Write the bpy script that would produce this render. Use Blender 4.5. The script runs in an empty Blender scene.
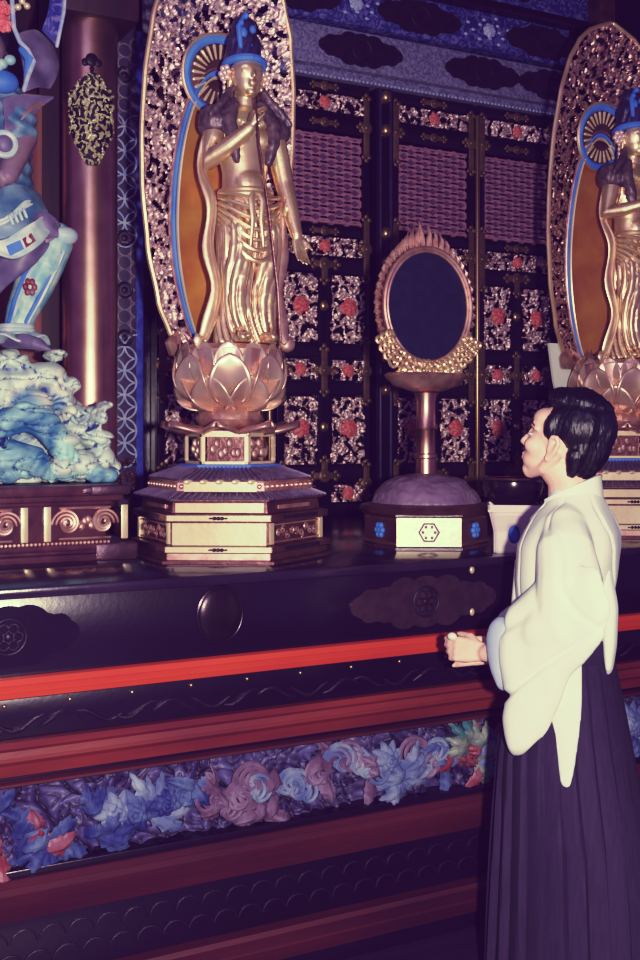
import bpy, bmesh, math, random
import numpy as np
from mathutils import Vector, Matrix, noise
random.seed(7)
C = bpy.context.scene.collection
PI = math.pi
PSI = math.radians(27.6); SP, CP = math.sin(PSI), math.cos(PSI)
F = 1100.0; EYE = 1.555; HY = 430.0

def at(px, py, Y):
    u = (px - 320) / F
    d = Y / (CP - u * SP)
    return Vector((d * (SP + u * CP), Y, EYE - (py - HY) / F * d))
def X_(px, Y): return at(px, 0, Y).x

# ------------------------------------------------------------------ materials
def lin(c):
    return tuple(((v / 255) / 12.92 if v / 255 <= .04045 else ((v / 255 + .055) / 1.055) ** 2.4) for v in c) + (1,)
def mat(name, c1, c2=None, scale=8, metal=0, rough=.5, bump=0, bscale=40, spec=.5, coat=0, lo=.35, hi=.65, c3=None, detail=4,
        distort=0, point=None, stretch=None):
    m = bpy.data.materials.new(name); m.use_nodes = True
    nt = m.node_tree; N = nt.nodes; L = nt.links
    b = N['Principled BSDF']
    b.inputs['Metallic'].default_value = metal; b.inputs['Roughness'].default_value = rough
    b.inputs['Specular IOR Level'].default_value = spec
    b.inputs['Coat Weight'].default_value = coat; b.inputs['Coat Roughness'].default_value = .08
    b.inputs['Base Color'].default_value = lin(c1)
    tc = N.new('ShaderNodeTexCoord'); src = tc.outputs['Object']
    if stretch:
        mp = N.new('ShaderNodeMapping'); mp.inputs['Scale'].default_value = stretch
        L.new(src, mp.inputs[0]); src = mp.outputs[0]
    col = None
    if c2:
        nz = N.new('ShaderNodeTexNoise'); nz.inputs['Scale'].default_value = scale; nz.inputs['Detail'].default_value = detail
        nz.inputs['Distortion'].default_value = distort
        L.new(src, nz.inputs['Vector'])
        r = N.new('ShaderNodeValToRGB'); r.color_ramp.elements[0].position = lo; r.color_ramp.elements[1].position = hi
        r.color_ramp.elements[0].color = lin(c1); r.color_ramp.elements[1].color = lin(c2)
        if c3:
            e = r.color_ramp.elements.new((lo + hi) / 2 + .08); e.color = lin(c3)
        L.new(nz.outputs['Fac'], r.inputs[0]); col = r.outputs[0]
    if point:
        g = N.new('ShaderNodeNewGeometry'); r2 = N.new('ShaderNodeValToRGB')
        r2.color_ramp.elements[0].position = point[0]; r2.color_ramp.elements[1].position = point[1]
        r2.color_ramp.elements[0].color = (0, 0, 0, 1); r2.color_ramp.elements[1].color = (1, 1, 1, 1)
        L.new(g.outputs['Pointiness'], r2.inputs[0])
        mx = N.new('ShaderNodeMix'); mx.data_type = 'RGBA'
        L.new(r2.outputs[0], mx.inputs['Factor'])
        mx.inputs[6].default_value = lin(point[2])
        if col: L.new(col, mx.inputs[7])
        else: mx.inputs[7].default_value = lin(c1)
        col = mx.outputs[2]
    if col: L.new(col, b.inputs['Base Color'])
    if bump:
        n2 = N.new('ShaderNodeTexNoise'); n2.inputs['Scale'].default_value = bscale; n2.inputs['Detail'].default_value = 5
        L.new(src, n2.inputs['Vector'])
        bp = N.new('ShaderNodeBump'); bp.inputs['Strength'].default_value = bump; bp.inputs['Distance'].default_value = .01
        L.new(n2.outputs['Fac'], bp.inputs['Height']); L.new(bp.outputs[0], b.inputs['Normal'])
    return m

M = {}
M['lacquer'] = mat('black_lacquer', (25, 15, 34), (30, 18, 42), 3, rough=.22, spec=.5, bump=.03, bscale=60)
M['lacquer_top'] = mat('altar_top_lacquer', (34, 24, 44), (48, 36, 58), 5, rough=.16, spec=.6, bump=.05, bscale=30)
M['lacquer_brown'] = mat('brown_lacquer', (66, 38, 52), (92, 58, 66), 14, rough=.3, spec=.5, bump=.1, bscale=60)
M['vermilion'] = mat('vermilion_lacquer', (204, 84, 56), (186, 68, 50), 6, rough=.42, bump=.08, bscale=50, stretch=(.2, 1, 1))
M['red_dark'] = mat('dark_red_lacquer', (132, 58, 48), (102, 42, 46), 7, rough=.5, bump=.12, bscale=50, stretch=(.2, 1, 1))  # darker red than the upper rail
M['red_deep'] = mat('deep_red_lacquer', (88, 38, 44), (66, 28, 40), 7, rough=.5, bump=.12, bscale=50, stretch=(.2, 1, 1))
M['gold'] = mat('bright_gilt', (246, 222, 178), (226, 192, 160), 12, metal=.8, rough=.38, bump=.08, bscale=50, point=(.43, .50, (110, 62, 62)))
M['gold_cream'] = mat('cream_gilt', (240, 226, 186), (226, 208, 170), 8, metal=.45, rough=.3, bump=.06, bscale=30)
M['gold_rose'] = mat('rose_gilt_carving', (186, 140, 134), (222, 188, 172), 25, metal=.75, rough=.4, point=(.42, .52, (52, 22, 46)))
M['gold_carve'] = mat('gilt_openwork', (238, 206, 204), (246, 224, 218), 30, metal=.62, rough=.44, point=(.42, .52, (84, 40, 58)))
M['crest'] = mat('dark_round_crest', (44, 32, 46), (54, 40, 52), 30, metal=.6, rough=.25, bump=.04, bscale=90)
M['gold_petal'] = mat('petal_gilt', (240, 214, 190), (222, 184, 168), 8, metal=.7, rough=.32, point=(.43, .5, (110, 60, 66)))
M['gold_dull'] = mat('dull_brass', (112, 88, 70), (134, 110, 80), 20, metal=.55, rough=.45, bump=.2, bscale=80)
M['gold_rod'] = mat('brass_rod', (196, 168, 120), metal=.9, rough=.3)
M['halo_gold'] = mat('halo_gold_leaf', (244, 186, 96), (216, 144, 80), 6, metal=.65, rough=.36, bump=.2, bscale=7)
M['copper'] = mat('copper_column', (244, 206, 180), (222, 176, 160), 9, metal=.98, rough=.3, bump=.05, bscale=14)
M['copper_dark'] = mat('dark_bronze', (92, 58, 60), (120, 84, 80), 15, metal=.6, rough=.35, bump=.15, bscale=60)
M['filigree'] = mat('pale_gilt_filigree', (220, 216, 172), (190, 184, 140), 30, metal=.4, rough=.4)
M['blue'] = mat('azurite_blue', (62, 112, 214), (84, 136, 226), 10, rough=.6)
M['blue_deep'] = mat('deep_blue_paint', (34, 50, 150), (70, 92, 190), 26, rough=.6)
M['brocade_blue'] = mat('painted_brocade_blue', (38, 48, 128), (112, 112, 176), 34, rough=.6, lo=.46, hi=.62, distort=1.2)
M['brocade_grey'] = mat('painted_brocade_grey', (98, 96, 134), (142, 140, 172), 60, rough=.6, lo=.4, hi=.6, distort=1)
M['dark_metal'] = mat('blackened_metal', (38, 26, 48), (52, 34, 60), 30, metal=.3, rough=.45, bump=.2, bscale=90)
M['mon_metal'] = mat('blackened_round_crest', (74, 54, 70), (90, 68, 80), 30, metal=.6, rough=.4, bump=.1, bscale=90)
M['lattice'] = mat('faded_red_lattice', (180, 132, 148), (152, 108, 134), 30, rough=.6)
M['lattice_back'] = mat('lattice_backing', (92, 66, 104), (108, 78, 118), 40, rough=.7)
M['flower_red'] = mat('coral_flower_paint', (214, 96, 98), (226, 140, 132), 60, rough=.5, lo=.4, hi=.6)
M['pale_blue'] = mat('pale_blue_inlay', (150, 170, 220), (190, 200, 226), 40, rough=.5)
M['grey_inlay'] = mat('grey_inlay', (110, 100, 124), (138, 128, 140), 40, rough=.5)
M['pilaster'] = mat('pilaster_ground', (58, 50, 84), (74, 66, 98), 20, rough=.5)
M['wood_dark'] = mat('dark_boards', (46, 26, 44), (62, 34, 46), 4, rough=.6, stretch=(6, 6, .5))
M['wood_brown'] = mat('brown_board', (150, 104, 96), (120, 78, 78), 3, rough=.6, stretch=(6, 6, .5))
M['floor'] = mat('floor_boards', (42, 24, 52), (52, 30, 62), 3, rough=.55, bump=.1, bscale=20, stretch=(.4, 6, 1))
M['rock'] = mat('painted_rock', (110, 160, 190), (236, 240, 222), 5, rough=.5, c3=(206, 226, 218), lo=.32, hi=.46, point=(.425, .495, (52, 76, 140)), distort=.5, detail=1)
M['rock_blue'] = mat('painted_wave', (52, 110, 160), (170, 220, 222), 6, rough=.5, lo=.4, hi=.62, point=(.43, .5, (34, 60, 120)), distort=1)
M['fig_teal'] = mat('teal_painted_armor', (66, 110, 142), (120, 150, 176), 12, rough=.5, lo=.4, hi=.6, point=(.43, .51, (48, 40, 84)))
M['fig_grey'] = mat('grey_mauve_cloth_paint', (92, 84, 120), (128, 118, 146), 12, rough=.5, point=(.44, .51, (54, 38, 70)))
M['fig_white'] = mat('pale_painted_trim', (206, 220, 220), (160, 190, 206), 20, rough=.5)
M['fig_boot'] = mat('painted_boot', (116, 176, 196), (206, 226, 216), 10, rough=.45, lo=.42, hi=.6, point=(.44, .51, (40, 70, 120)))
M['fig_skin'] = mat('figure_face_paint', (120, 96, 120), (140, 120, 130), 10, rough=.5)
M['frieze_blue'] = mat('painted_leaf_blue', (38, 50, 108), (96, 114, 160), 14, rough=.75, lo=.38, hi=.66, point=(.42, .52, (40, 30, 78)))  # leaf creases get dark shading painted into the colour by pointiness
M['frieze_pale'] = mat('painted_cloud_pale', (86, 100, 146), (140, 154, 184), 14, rough=.75, lo=.38, hi=.66, point=(.42, .52, (52, 38, 84)))  # shade in the folds is part of this colour
M['frieze_mauve'] = mat('painted_mauve_curl', (92, 66, 92), (132, 114, 140), 14, rough=.75, lo=.38, hi=.66, point=(.42, .52, (50, 28, 62)))  # darkened creases here are painted shading too
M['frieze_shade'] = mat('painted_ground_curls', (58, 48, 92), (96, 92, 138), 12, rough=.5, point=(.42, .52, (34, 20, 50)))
M['frieze_red'] = mat('painted_red_bloom', (122, 50, 60), (140, 92, 104), 20, rough=.5, lo=.4, hi=.6)
M['frieze_green'] = mat('painted_green_leaf', (60, 106, 112), (150, 150, 130), 14, rough=.5, lo=.4, hi=.7)
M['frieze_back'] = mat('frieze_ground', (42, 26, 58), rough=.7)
M['stone'] = mat('mauve_stone', (136, 116, 138), (116, 96, 122), 9, rough=.45, bump=.3, bscale=14)
M['mirror'] = mat('dark_blue_mirror_face', (26, 30, 60), (32, 38, 68), 30, rough=.42, spec=.6, bump=.04, bscale=200)
M['roof_scale'] = mat('grey_scale_tier', (128, 112, 138), (100, 84, 112), 30, metal=.3, rough=.4)
M['white_wood'] = mat('pale_wood', (222, 210, 208), (206, 192, 200), 10, rough=.5)
M['black_bowl'] = mat('black_bowl_lacquer', (30, 18, 34), rough=.18, spec=.6)
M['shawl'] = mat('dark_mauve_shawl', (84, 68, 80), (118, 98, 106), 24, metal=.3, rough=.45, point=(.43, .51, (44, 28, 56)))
M['hairdark'] = mat('statue_dark_hair', (42, 32, 62), (52, 48, 96), 20, rough=.4)
M['skin'] = mat('skin', (238, 200, 180), (230, 186, 168), 12, rough=.5, bump=.03, bscale=120)
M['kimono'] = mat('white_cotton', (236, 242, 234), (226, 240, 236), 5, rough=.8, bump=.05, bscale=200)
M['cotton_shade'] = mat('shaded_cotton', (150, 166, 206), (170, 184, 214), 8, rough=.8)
M['hakama'] = mat('dark_navy_hakama', (40, 29, 56), (48, 35, 66), 30, rough=.85, stretch=(4, 4, .4))
M['hair'] = mat('black_hair', (14, 10, 20), (22, 20, 40), 14, rough=.42, bump=.3, bscale=160, lo=.4, hi=.75, stretch=(1, 1, .3))
M['eye'] = mat('eye_dark', (20, 12, 18), rough=.2)
M['bead'] = mat('white_bead', (216, 222, 214), rough=.2)
M['cord_dark'] = mat('dark_beads', (70, 34, 40), rough=.3)
M['pool'] = mat('tabi_white', (210, 210, 205), rough=.8)

# ------------------------------------------------------------------ mesh builder
class MB:
    def __init__(s): s.v = []; s.f = []; s.T = Matrix()
    def add(s, vs, fs):
        o = len(s.v); s.v += [s.T @ Vector(p) for p in vs]; s.f += [tuple(i + o for i in f) for f in fs]; return s
    def box(s, a, b, bev=0):
        x0, y0, z0 = a; x1, y1, z1 = b
        if bev:
            bm = bmesh.new(); bmesh.ops.create_cube(bm, size=1)
            for v in bm.verts: v.co = Vector(((x0 + x1) / 2 + v.co.x * (x1 - x0), (y0 + y1) / 2 + v.co.y * (y1 - y0), (z0 + z1) / 2 + v.co.z * (z1 - z0)))
            bmesh.ops.bevel(bm, geom=bm.edges[:], offset=bev, segments=2, profile=.5, affect='EDGES')
            bm.verts.index_update()
            s.add([v.co.copy() for v in bm.verts], [tuple(v.index for v in f.verts) for f in bm.faces]); bm.free(); return s
        return s.add([(x0, y0, z0), (x1, y0, z0), (x1, y1, z0), (x0, y1, z0), (x0, y0, z1), (x1, y0, z1), (x1, y1, z1), (x0, y1, z1)],
                     [(0, 3, 2, 1), (4, 5, 6, 7), (0, 1, 5, 4), (1, 2, 6, 5), (2, 3, 7, 6), (3, 0, 4, 7)])
    def loops(s, rings, cap=True, closed=True):
        n = len(rings[0]); vs = [p for r in rings for p in r]; fs = []
        for k in range(len(rings) - 1):
            for i in range(n if closed else n - 1):
                j = (i + 1) % n
                fs.append((k * n + i, k * n + j, (k + 1) * n + j, (k + 1) * n + i))
        if cap:
            fs.append(tuple(reversed(range(n)))); fs.append(tuple(range((len(rings) - 1) * n, len(rings) * n)))
        return s.add(vs, fs)
    def lathe(s, prof, n=32, c=(0, 0, 0), a0=0, sx=1, sy=1):
        return s.loops([[(c[0] + r * sx * math.cos(a0 + 2 * PI * i / n), c[1] + r * sy * math.sin(a0 + 2 * PI * i / n), c[2] + z) for i in range(n)] for r, z in prof])
    def ell(s, c, r, n=16, m=10, rot=None):
        R = rot or Matrix()
        rings = []
        for k in range(1, m):
            t = -PI / 2 + PI * k / m
            rings.append([Vector(c) + (R @ Vector((r[0] * math.cos(t) * math.cos(2 * PI * i / n), r[1] * math.cos(t) * math.sin(2 * PI * i / n), r[2] * math.sin(t)))) for i in range(n)])
        vs = [p for q in rings for p in q]; fs = []
        for k in range(m - 2):
            for i in range(n): fs.append((k * n + i, k * n + (i + 1) % n, (k + 1) * n + (i + 1) % n, (k + 1) * n + i))
        a = len(vs); vs += [Vector(c) + (R @ Vector((0, 0, -r[2]))), Vector(c) + (R @ Vector((0, 0, r[2])))]
        for i in range(n):
            fs.append((a, (i + 1) % n, i)); fs.append((a + 1, (m - 2) * n + i, (m - 2) * n + (i + 1) % n))
        return s.add(vs, fs)
    def tube(s, pts, rad, n=10, flat=None, round_=True):
        pts = [Vector(p) for p in pts]
        if not hasattr(rad, '__len__'): rad = [rad] * len(pts)
        rad = list(rad)
        if round_:
            a = (pts[0] - pts[1]).normalized(); b = (pts[-1] - pts[-2]).normalized(); r0, r1 = rad[0], rad[-1]
            pts = [pts[0] + a * r0 * .95, pts[0] + a * r0 * .7] + pts + [pts[-1] + b * r1 * .7, pts[-1] + b * r1 * .95]
            rad = [r0 * .3, r0 * .72] + rad + [r1 * .72, r1 * .3]
        t = (pts[1] - pts[0]).normalized()
        up = Vector((0, 0, 1)) if abs(t.z) < .9 else Vector((0, 1, 0))
        nrm = t.cross(up).normalized(); rings = []
        for k, p in enumerate(pts):
            t = (pts[min(k + 1, len(pts) - 1)] - pts[max(k - 1, 0)]).normalized()
            nrm = (nrm - t * nrm.dot(t)).normalized(); bn = t.cross(nrm)
            f = flat if flat else 1
            rings.append([p + nrm * rad[k] * math.cos(2 * PI * i / n) + bn * rad[k] * f * math.sin(2 * PI * i / n) for i in range(n)])
        return s.loops(rings)
    def torus(s, c, R, r, axis='y', n=32, m=8, sx=1, sz=1):
        rings = []
        for i in range(n + 1):
            a = 2 * PI * i / n
            ring = []
            for j in range(m):
                b = 2 * PI * j / m; q = R + r * math.cos(b); h = r * math.sin(b)
                p = (q * math.cos(a) * sx, h, q * math.sin(a) * sz) if axis == 'y' else (q * math.cos(a) * sx, q * math.sin(a) * sz, h)
                ring.append(Vector(c) + Vector(p))
            rings.append(ring)
        return s.loops(rings, cap=False)
    def plate(s, poly, y0, y1):                      # polygon in x,z extruded along y
        n = len(poly)
        return s.add([(p[0], y0, p[1]) for p in poly] + [(p[0], y1, p[1]) for p in poly],
                     [tuple(range(n)), tuple(range(2 * n - 1, n - 1, -1))] + [(i, i + n, (i + 1) % n + n, (i + 1) % n) for i in range(n)])
    def sheet(s, nx, ny, fn):
        vs = []; idx = {}; fs = []
        for j in range(ny + 1):
            for i in range(nx + 1):
                r = fn(i / nx, j / ny)
                if r is not None: idx[(i, j)] = len(vs); vs.append(r)
        for j in range(ny):
            for i in range(nx):
                k = [(i, j), (i + 1, j), (i + 1, j + 1), (i, j + 1)]
                if all(q in idx for q in k): fs.append(tuple(idx[q] for q in k))
        return s.add(vs, fs)
    def pillow(s, poly, seg, T, place, rings=8, n=72, bulge=None):
        """cloth bag: outline poly (a,b), core segment, half thickness T; place(a,b,t)->xyz"""
        P = [Vector(p) for p in poly]; L_ = [(P[(i + 1) % len(P)] - P[i]).length for i in range(len(P))]; tot = sum(L_)
        out = []; k = 0; acc = 0
        for i in range(n):
            t = tot * i / n
            while acc + L_[k] < t: acc += L_[k]; k += 1
            out.append(P[k].lerp(P[(k + 1) % len(P)], (t - acc) / L_[k]))
        out = [(out[i - 1] + out[i] * 2 + out[(i + 1) % n]) / 4 for i in range(n)]
        A, B = Vector(seg[0]), Vector(seg[1]); core = []
        for p in out:
            q = max(0, min(1, (p - A).dot(B - A) / (B - A).length_squared)); core.append(A.lerp(B, q))
        rr = []
        def ring(t, sg):
            return [place(*(out[i].lerp(core[i], t)), sg * T * math.sqrt(1 - (1 - t) ** 2)) for i in range(n)]
        ts = [k / rings for k in range(rings + 1)]
        for t in reversed(ts): rr.append(ring(t, -1))
        for t in ts[1:]: rr.append(ring(t, 1))
        return s.loops(rr, cap=True)

def smooth(o, ang=50):
    for p in o.data.polygons: p.use_smooth = True
    if ang:
        try: o.data.set_sharp_from_angle(angle=math.radians(ang))
        except Exception: pass
def obj(name, mb, m, parent=None, loc=None, sm=40, rz=0):
    me = bpy.data.meshes.new(name); me.from_pydata([tuple(p) for p in mb.v], [], mb.f); me.update()
    bm = bmesh.new(); bm.from_mesh(me); bmesh.ops.recalc_face_normals(bm, faces=bm.faces); bm.to_mesh(me); bm.free()
    o = bpy.data.objects.new(name, me); C.objects.link(o)
    me.materials.append(M[m] if isinstance(m, str) else m)
    if parent: o.parent = parent
    if loc: o.location = loc
    o.rotation_euler.z = rz
    if sm: smooth(o, sm)
    return o
def fuse(name, mb, m, parent=None, voxel=.006, it=3, disp=None, loc=None, floor=None):
    me = bpy.data.meshes.new('t'); me.from_pydata([tuple(p) for p in mb.v], [], mb.f); me.update()
    bm = bmesh.new(); bm.from_mesh(me); bmesh.ops.recalc_face_normals(bm, faces=bm.faces); bm.to_mesh(me); bm.free()
    t = bpy.data.objects.new('t', me); C.objects.link(t)
    r = t.modifiers.new('r', 'REMESH'); r.mode = 'VOXEL'; r.voxel_size = voxel; r.adaptivity = 0
    if it:
        s = t.modifiers.new('s', 'SMOOTH'); s.factor = .5; s.iterations = it
    bpy.context.view_layer.update()
    me2 = bpy.data.meshes.new_from_object(t.evaluated_get(bpy.context.evaluated_depsgraph_get()))
    bpy.data.objects.remove(t)
    me2.name = name
    if disp:
        ns = [v.normal.copy() for v in me2.vertices]
        for v, nn in zip(me2.vertices, ns): v.co += nn * disp(v.co, nn)
        me2.update()
    if floor is not None:
        for v in me2.vertices: v.co.z = max(v.co.z, floor)
    o = bpy.data.objects.new(name, me2); C.objects.link(o)
    me2.materials.clear(); me2.materials.append(M[m])
    for p in me2.polygons: p.use_smooth = True
    if parent: o.parent = parent
    if loc: o.location = loc
    return o
def tag(o, label=None, cat=None, group=None, kind=None):
    if label: o['label'] = label
    if cat: o['category'] = cat
    if group: o['group'] = group
    if kind: o['kind'] = kind
    return o
def thing(name, label, cat, loc=(0, 0, 0), rz=0, group=None, kind=None):
    o = bpy.data.objects.new(name, None); C.objects.link(o); o.location = loc; o.rotation_euler.z = rz
    o.empty_display_size = .1
    return tag(o, label, cat, group, kind)
def nz(x, y, z=0): return noise.noise(Vector((x, y, z)))

# ------------------------------------------------------------------ the room
AY, AT, WY = 2.85, 1.154, 4.6
o = obj('floor', MB().box((-2, -1.5, -.1), (6.5, 4.8, 0)), 'floor'); tag(o, kind='structure')
o = obj('wall_back', MB().box((-1.5, WY + .06, 0), (6.5, WY + .25, 4.6)), 'lacquer'); tag(o, kind='structure')
o = obj('ceiling', MB().box((-2, -1.5, 4.6), (6.5, 4.85, 4.7)), 'wood_dark'); tag(o, kind='structure')
# board panelling of the left end of the back wall
mb = MB()
xL, xR = .2, at(62, 0, WY).x + .25
n = 7
for i in range(n):
    a = xL + (xR - xL) * i / n; mb.box((a + .004, WY - .01, AT), (a + (xR - xL) / n - .004, WY + .05, 4.2), .004)
tag(obj('wall_left_boards', mb, 'wood_dark'), kind='structure')
mb = MB(); mb.box((at(22, 0, 4.45).x - .35, 4.42, AT), (at(41, 0, 4.45).x, 4.5, at(30, 95, 4.45).z), .008)
tag(obj('trim_1', mb, 'wood_brown'), kind='structure')

# ------------------------------------------------------------------ altar: one long stepped lacquer dais
X0, X1 = .1, 4.6
altar = thing('altar', 'long black lacquered altar with red mouldings and a painted carved frieze along its front', 'altar', ((X0 + X1) / 2, 3.4, 0))
AX, AYc = (X0 + X1) / 2, 3.4
def band(name, m, z0, z1, y, bev=.004, extra=None):
    mb = MB().box((X0 - AX, y - AYc, z0), (X1 - AX, 4.56 - AYc, z1), bev)
    if extra: extra(mb)
    return obj(name, mb, m, altar)
band('altar_top', 'lacquer_top', 1.125, AT, AY - .02, .006)
band('upper_panel', 'lacquer', .925, 1.125, AY, .003)
def rail(name, m, z0, z1, y, grooves):
    """moulded rail: stepped profile"""
    prof = []
    steps = grooves
    mb = MB()
    pts = [(4.0, z0)]
    for (t0, yo0) in steps: pts.append((y + yo0, z0 + (z1 - z0) * t0))
    pts.append((4.0, z1))
    rings = [[(x - AX, p[0] - AYc, p[1]) for p in pts] for x in (X0, X1)]
    mb.loops(rings)
    return obj(name, mb, m, altar, sm=30)
rail('upper_rail', 'vermilion', .868, .925, AY - .015, [(0, .01), (.08, 0), (.3, -.004), (.34, 0), (.62, -.004), (.66, 0), (.94, -.002), (1, .01)])
band('vine_band', 'lacquer', .757, .868, AY + .03)
rail('middle_rail', 'red_dark', .672, .757, AY - .02, [(0, .02), (.05, 0), (.42, -.012), (.46, .006), (.56, .006), (.6, -.004), (.8, -.002), (.84, .01), (1, .022)])
band('frieze_cornice', 'lacquer', .655, .672, AY + .02)
rail('frieze_fillet', 'red_deep', .638, .655, AY + .0, [(0, .01), (.3, 0), (.7, 0), (1, .01)])
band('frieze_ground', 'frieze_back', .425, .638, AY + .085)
band('frieze_base', 'lacquer', .408, .428, AY + .0)
rail('lower_rail', 'red_deep', .305, .408, AY - .03, [(0, .02), (.08, 0), (.4, -.014), (.46, .006), (.6, .0), (.66, .012), (.84, .012), (.88, .004), (1, .02)])
band('lower_panel', 'lacquer', .135, .305, AY + .02)
rail('foot_rail', 'red_deep', .05, .135, AY - .04, [(0, .02), (.08, 0), (.34, -.01), (.4, .012), (.5, .012), (.56, 0), (.8, -.006), (.86, .012), (1, .02)])
band('altar_foot', 'lacquer', 0, .05, AY - .02)

# vine relief + studs on the dark band
def alt(p): return Vector((p[0] - AX, p[1] - AYc, p[2]))
mb = MB()
x = X0 + .05; k = 0
while x < X1 - .1:
    pts = [alt((x + .02 * j, AY + .027 - .004 * math.sin(j), .795 + .018 * math.sin(j * .8 + k))) for j in range(7)]
    mb.tube(pts, [.002, .005, .006, .006, .005, .004, .002], 6)
    x += .105; k += 2.3
obj('vine_relief', mb, 'dark_metal', altar)
for i in range(26):
    mb = MB().ell(alt((X0 + .15 + i * .17, AY + .028, .845)), (.006, .005, .006), 10, 6)
    obj('stud', mb, 'gold_rod', altar)
# relief scales on lower dark panel
mb = MB()
for i in range(60):
    cx = X0 + .05 + i * .075
    for j, zz in enumerate((.175, .235)):
        mb.tube([alt((cx + .0375 * j + .034 * math.cos(a), AY + .018, zz + .03 * math.sin(a))) for a in [PI * q / 8 for q in range(9)]], .0022, 5)
obj('scale_relief', mb, 'dark_metal', altar)

def cloud_poly(cx, cz, w, h, lob=3, n=160):
    """ogival cloud outline with a wide middle"""
    cs = [(0, 0, .9), (.30, .14, .72), (.30, -.14, .72), (.56, .0, .62), (.78, .16, .38), (.78, -.16, .38), (.92, 0, .34)]
    pts = []
    k = w / h
    for i in range(n):
        a = 2 * PI * i / n; dx, dz = math.cos(a), math.sin(a); best = 0
        for (x, z, r) in cs:
            for s_ in (-1, 1):
                X, Z, R_ = s_ * x * w * .93, z * h * 1.25, r * h
                b = X * dx + Z * dz; D = b * b - (X * X + Z * Z - R_ * R_)
                if D >= 0: best = max(best, b + math.sqrt(D))
        # fill necks between lobes with an inner ellipse
        best = max(best, 1 / math.sqrt((dx / (w * .9)) ** 2 + (dz / (h * .55)) ** 2))
        pts.append((cx + best * dx, cz + best * dz))
    return pts
# big cloud fittings and round crests on the upper panel
for (pc, w) in ((425, .275), (8, .18), (700, .24)):
    p = at(pc, 602, AY)
    c = alt((p.x, AY, 1.028))
    mb = MB(); mb.plate(cloud_poly(c.x, c.z, w, .088), c.y - .005, c.y + .001)
    ft = obj('cloud_fitting', mb, 'mon_metal' if pc == 425 else 'lacquer', altar, sm=30)
    mb = MB()
    mb.torus((c.x, c.y - .006, c.z), .045, .004)
    for k in range(6):
        a = k * PI / 3; mb.torus((c.x + .024 * math.cos(a), c.y - .006, c.z + .024 * math.sin(a)), .012, .0025, n=14, m=6)
    mb.ell((c.x, c.y - .006, c.z), (.009, .004, .009))
    obj('crest_relief', mb, 'dark_metal', ft)
for pc in (220, 563):
    p = at(pc, 615, AY); c = alt((p.x, AY, 1.04))
    mb = MB(); mb.ell((c.x, c.y, c.z), (.068, .016, .078), 40, 14)
    mb.torus((c.x, c.y - .0, c.z), .067, .005, sz=1.14)
    obj('round_crest', mb, 'crest', altar)
for (px, py) in ((472, 570), (472, 612)):
    p = alt(at(px, py, AY - .004)); obj('glint_spot', MB().ell(p, (.009, .006, .012)), 'gold_cream', altar)  # cream spots added as glints on the fitting

# frieze carving --------------------------------------------------
def leafmesh(mb, c, ang, L, w, curl, y0, seg=10, ns=6, serr=0):
    ca, sa = math.cos(ang), math.sin(ang)
    def fn(u, v):
        t = v; half = w * (math.sin(PI * min(1, t * .9 + .1)) ** .7) * (1 + serr * .25 * math.cos(t * 26)) * (1 - t * .25) + .001
        if t > .97: half = .001
        s_ = (u - .5) * 2
        lx = L * t; lz = s_ * half
        y = y0 - curl * math.sin(PI * t * .9) - .012 * (1 - abs(s_)) * math.sin(PI * t) + .010 * s_ * s_ + .004 * math.cos(s_ * 9)
        bend = .25 * L * t * t
        ax, az = lx, lz + bend
        return (c[0] + ax * ca - az * sa, y, c[1] + ax * sa + az * ca)
    mb.sheet(ns, seg, fn)
fz = random.Random(3)
def frieze_colour(x):
    return None
y_f = AY + .03 - AYc
Fp = {k: MB() for k in ('frieze_blue', 'frieze_pale', 'frieze_mauve', 'frieze_red', 'frieze_green')}
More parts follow.
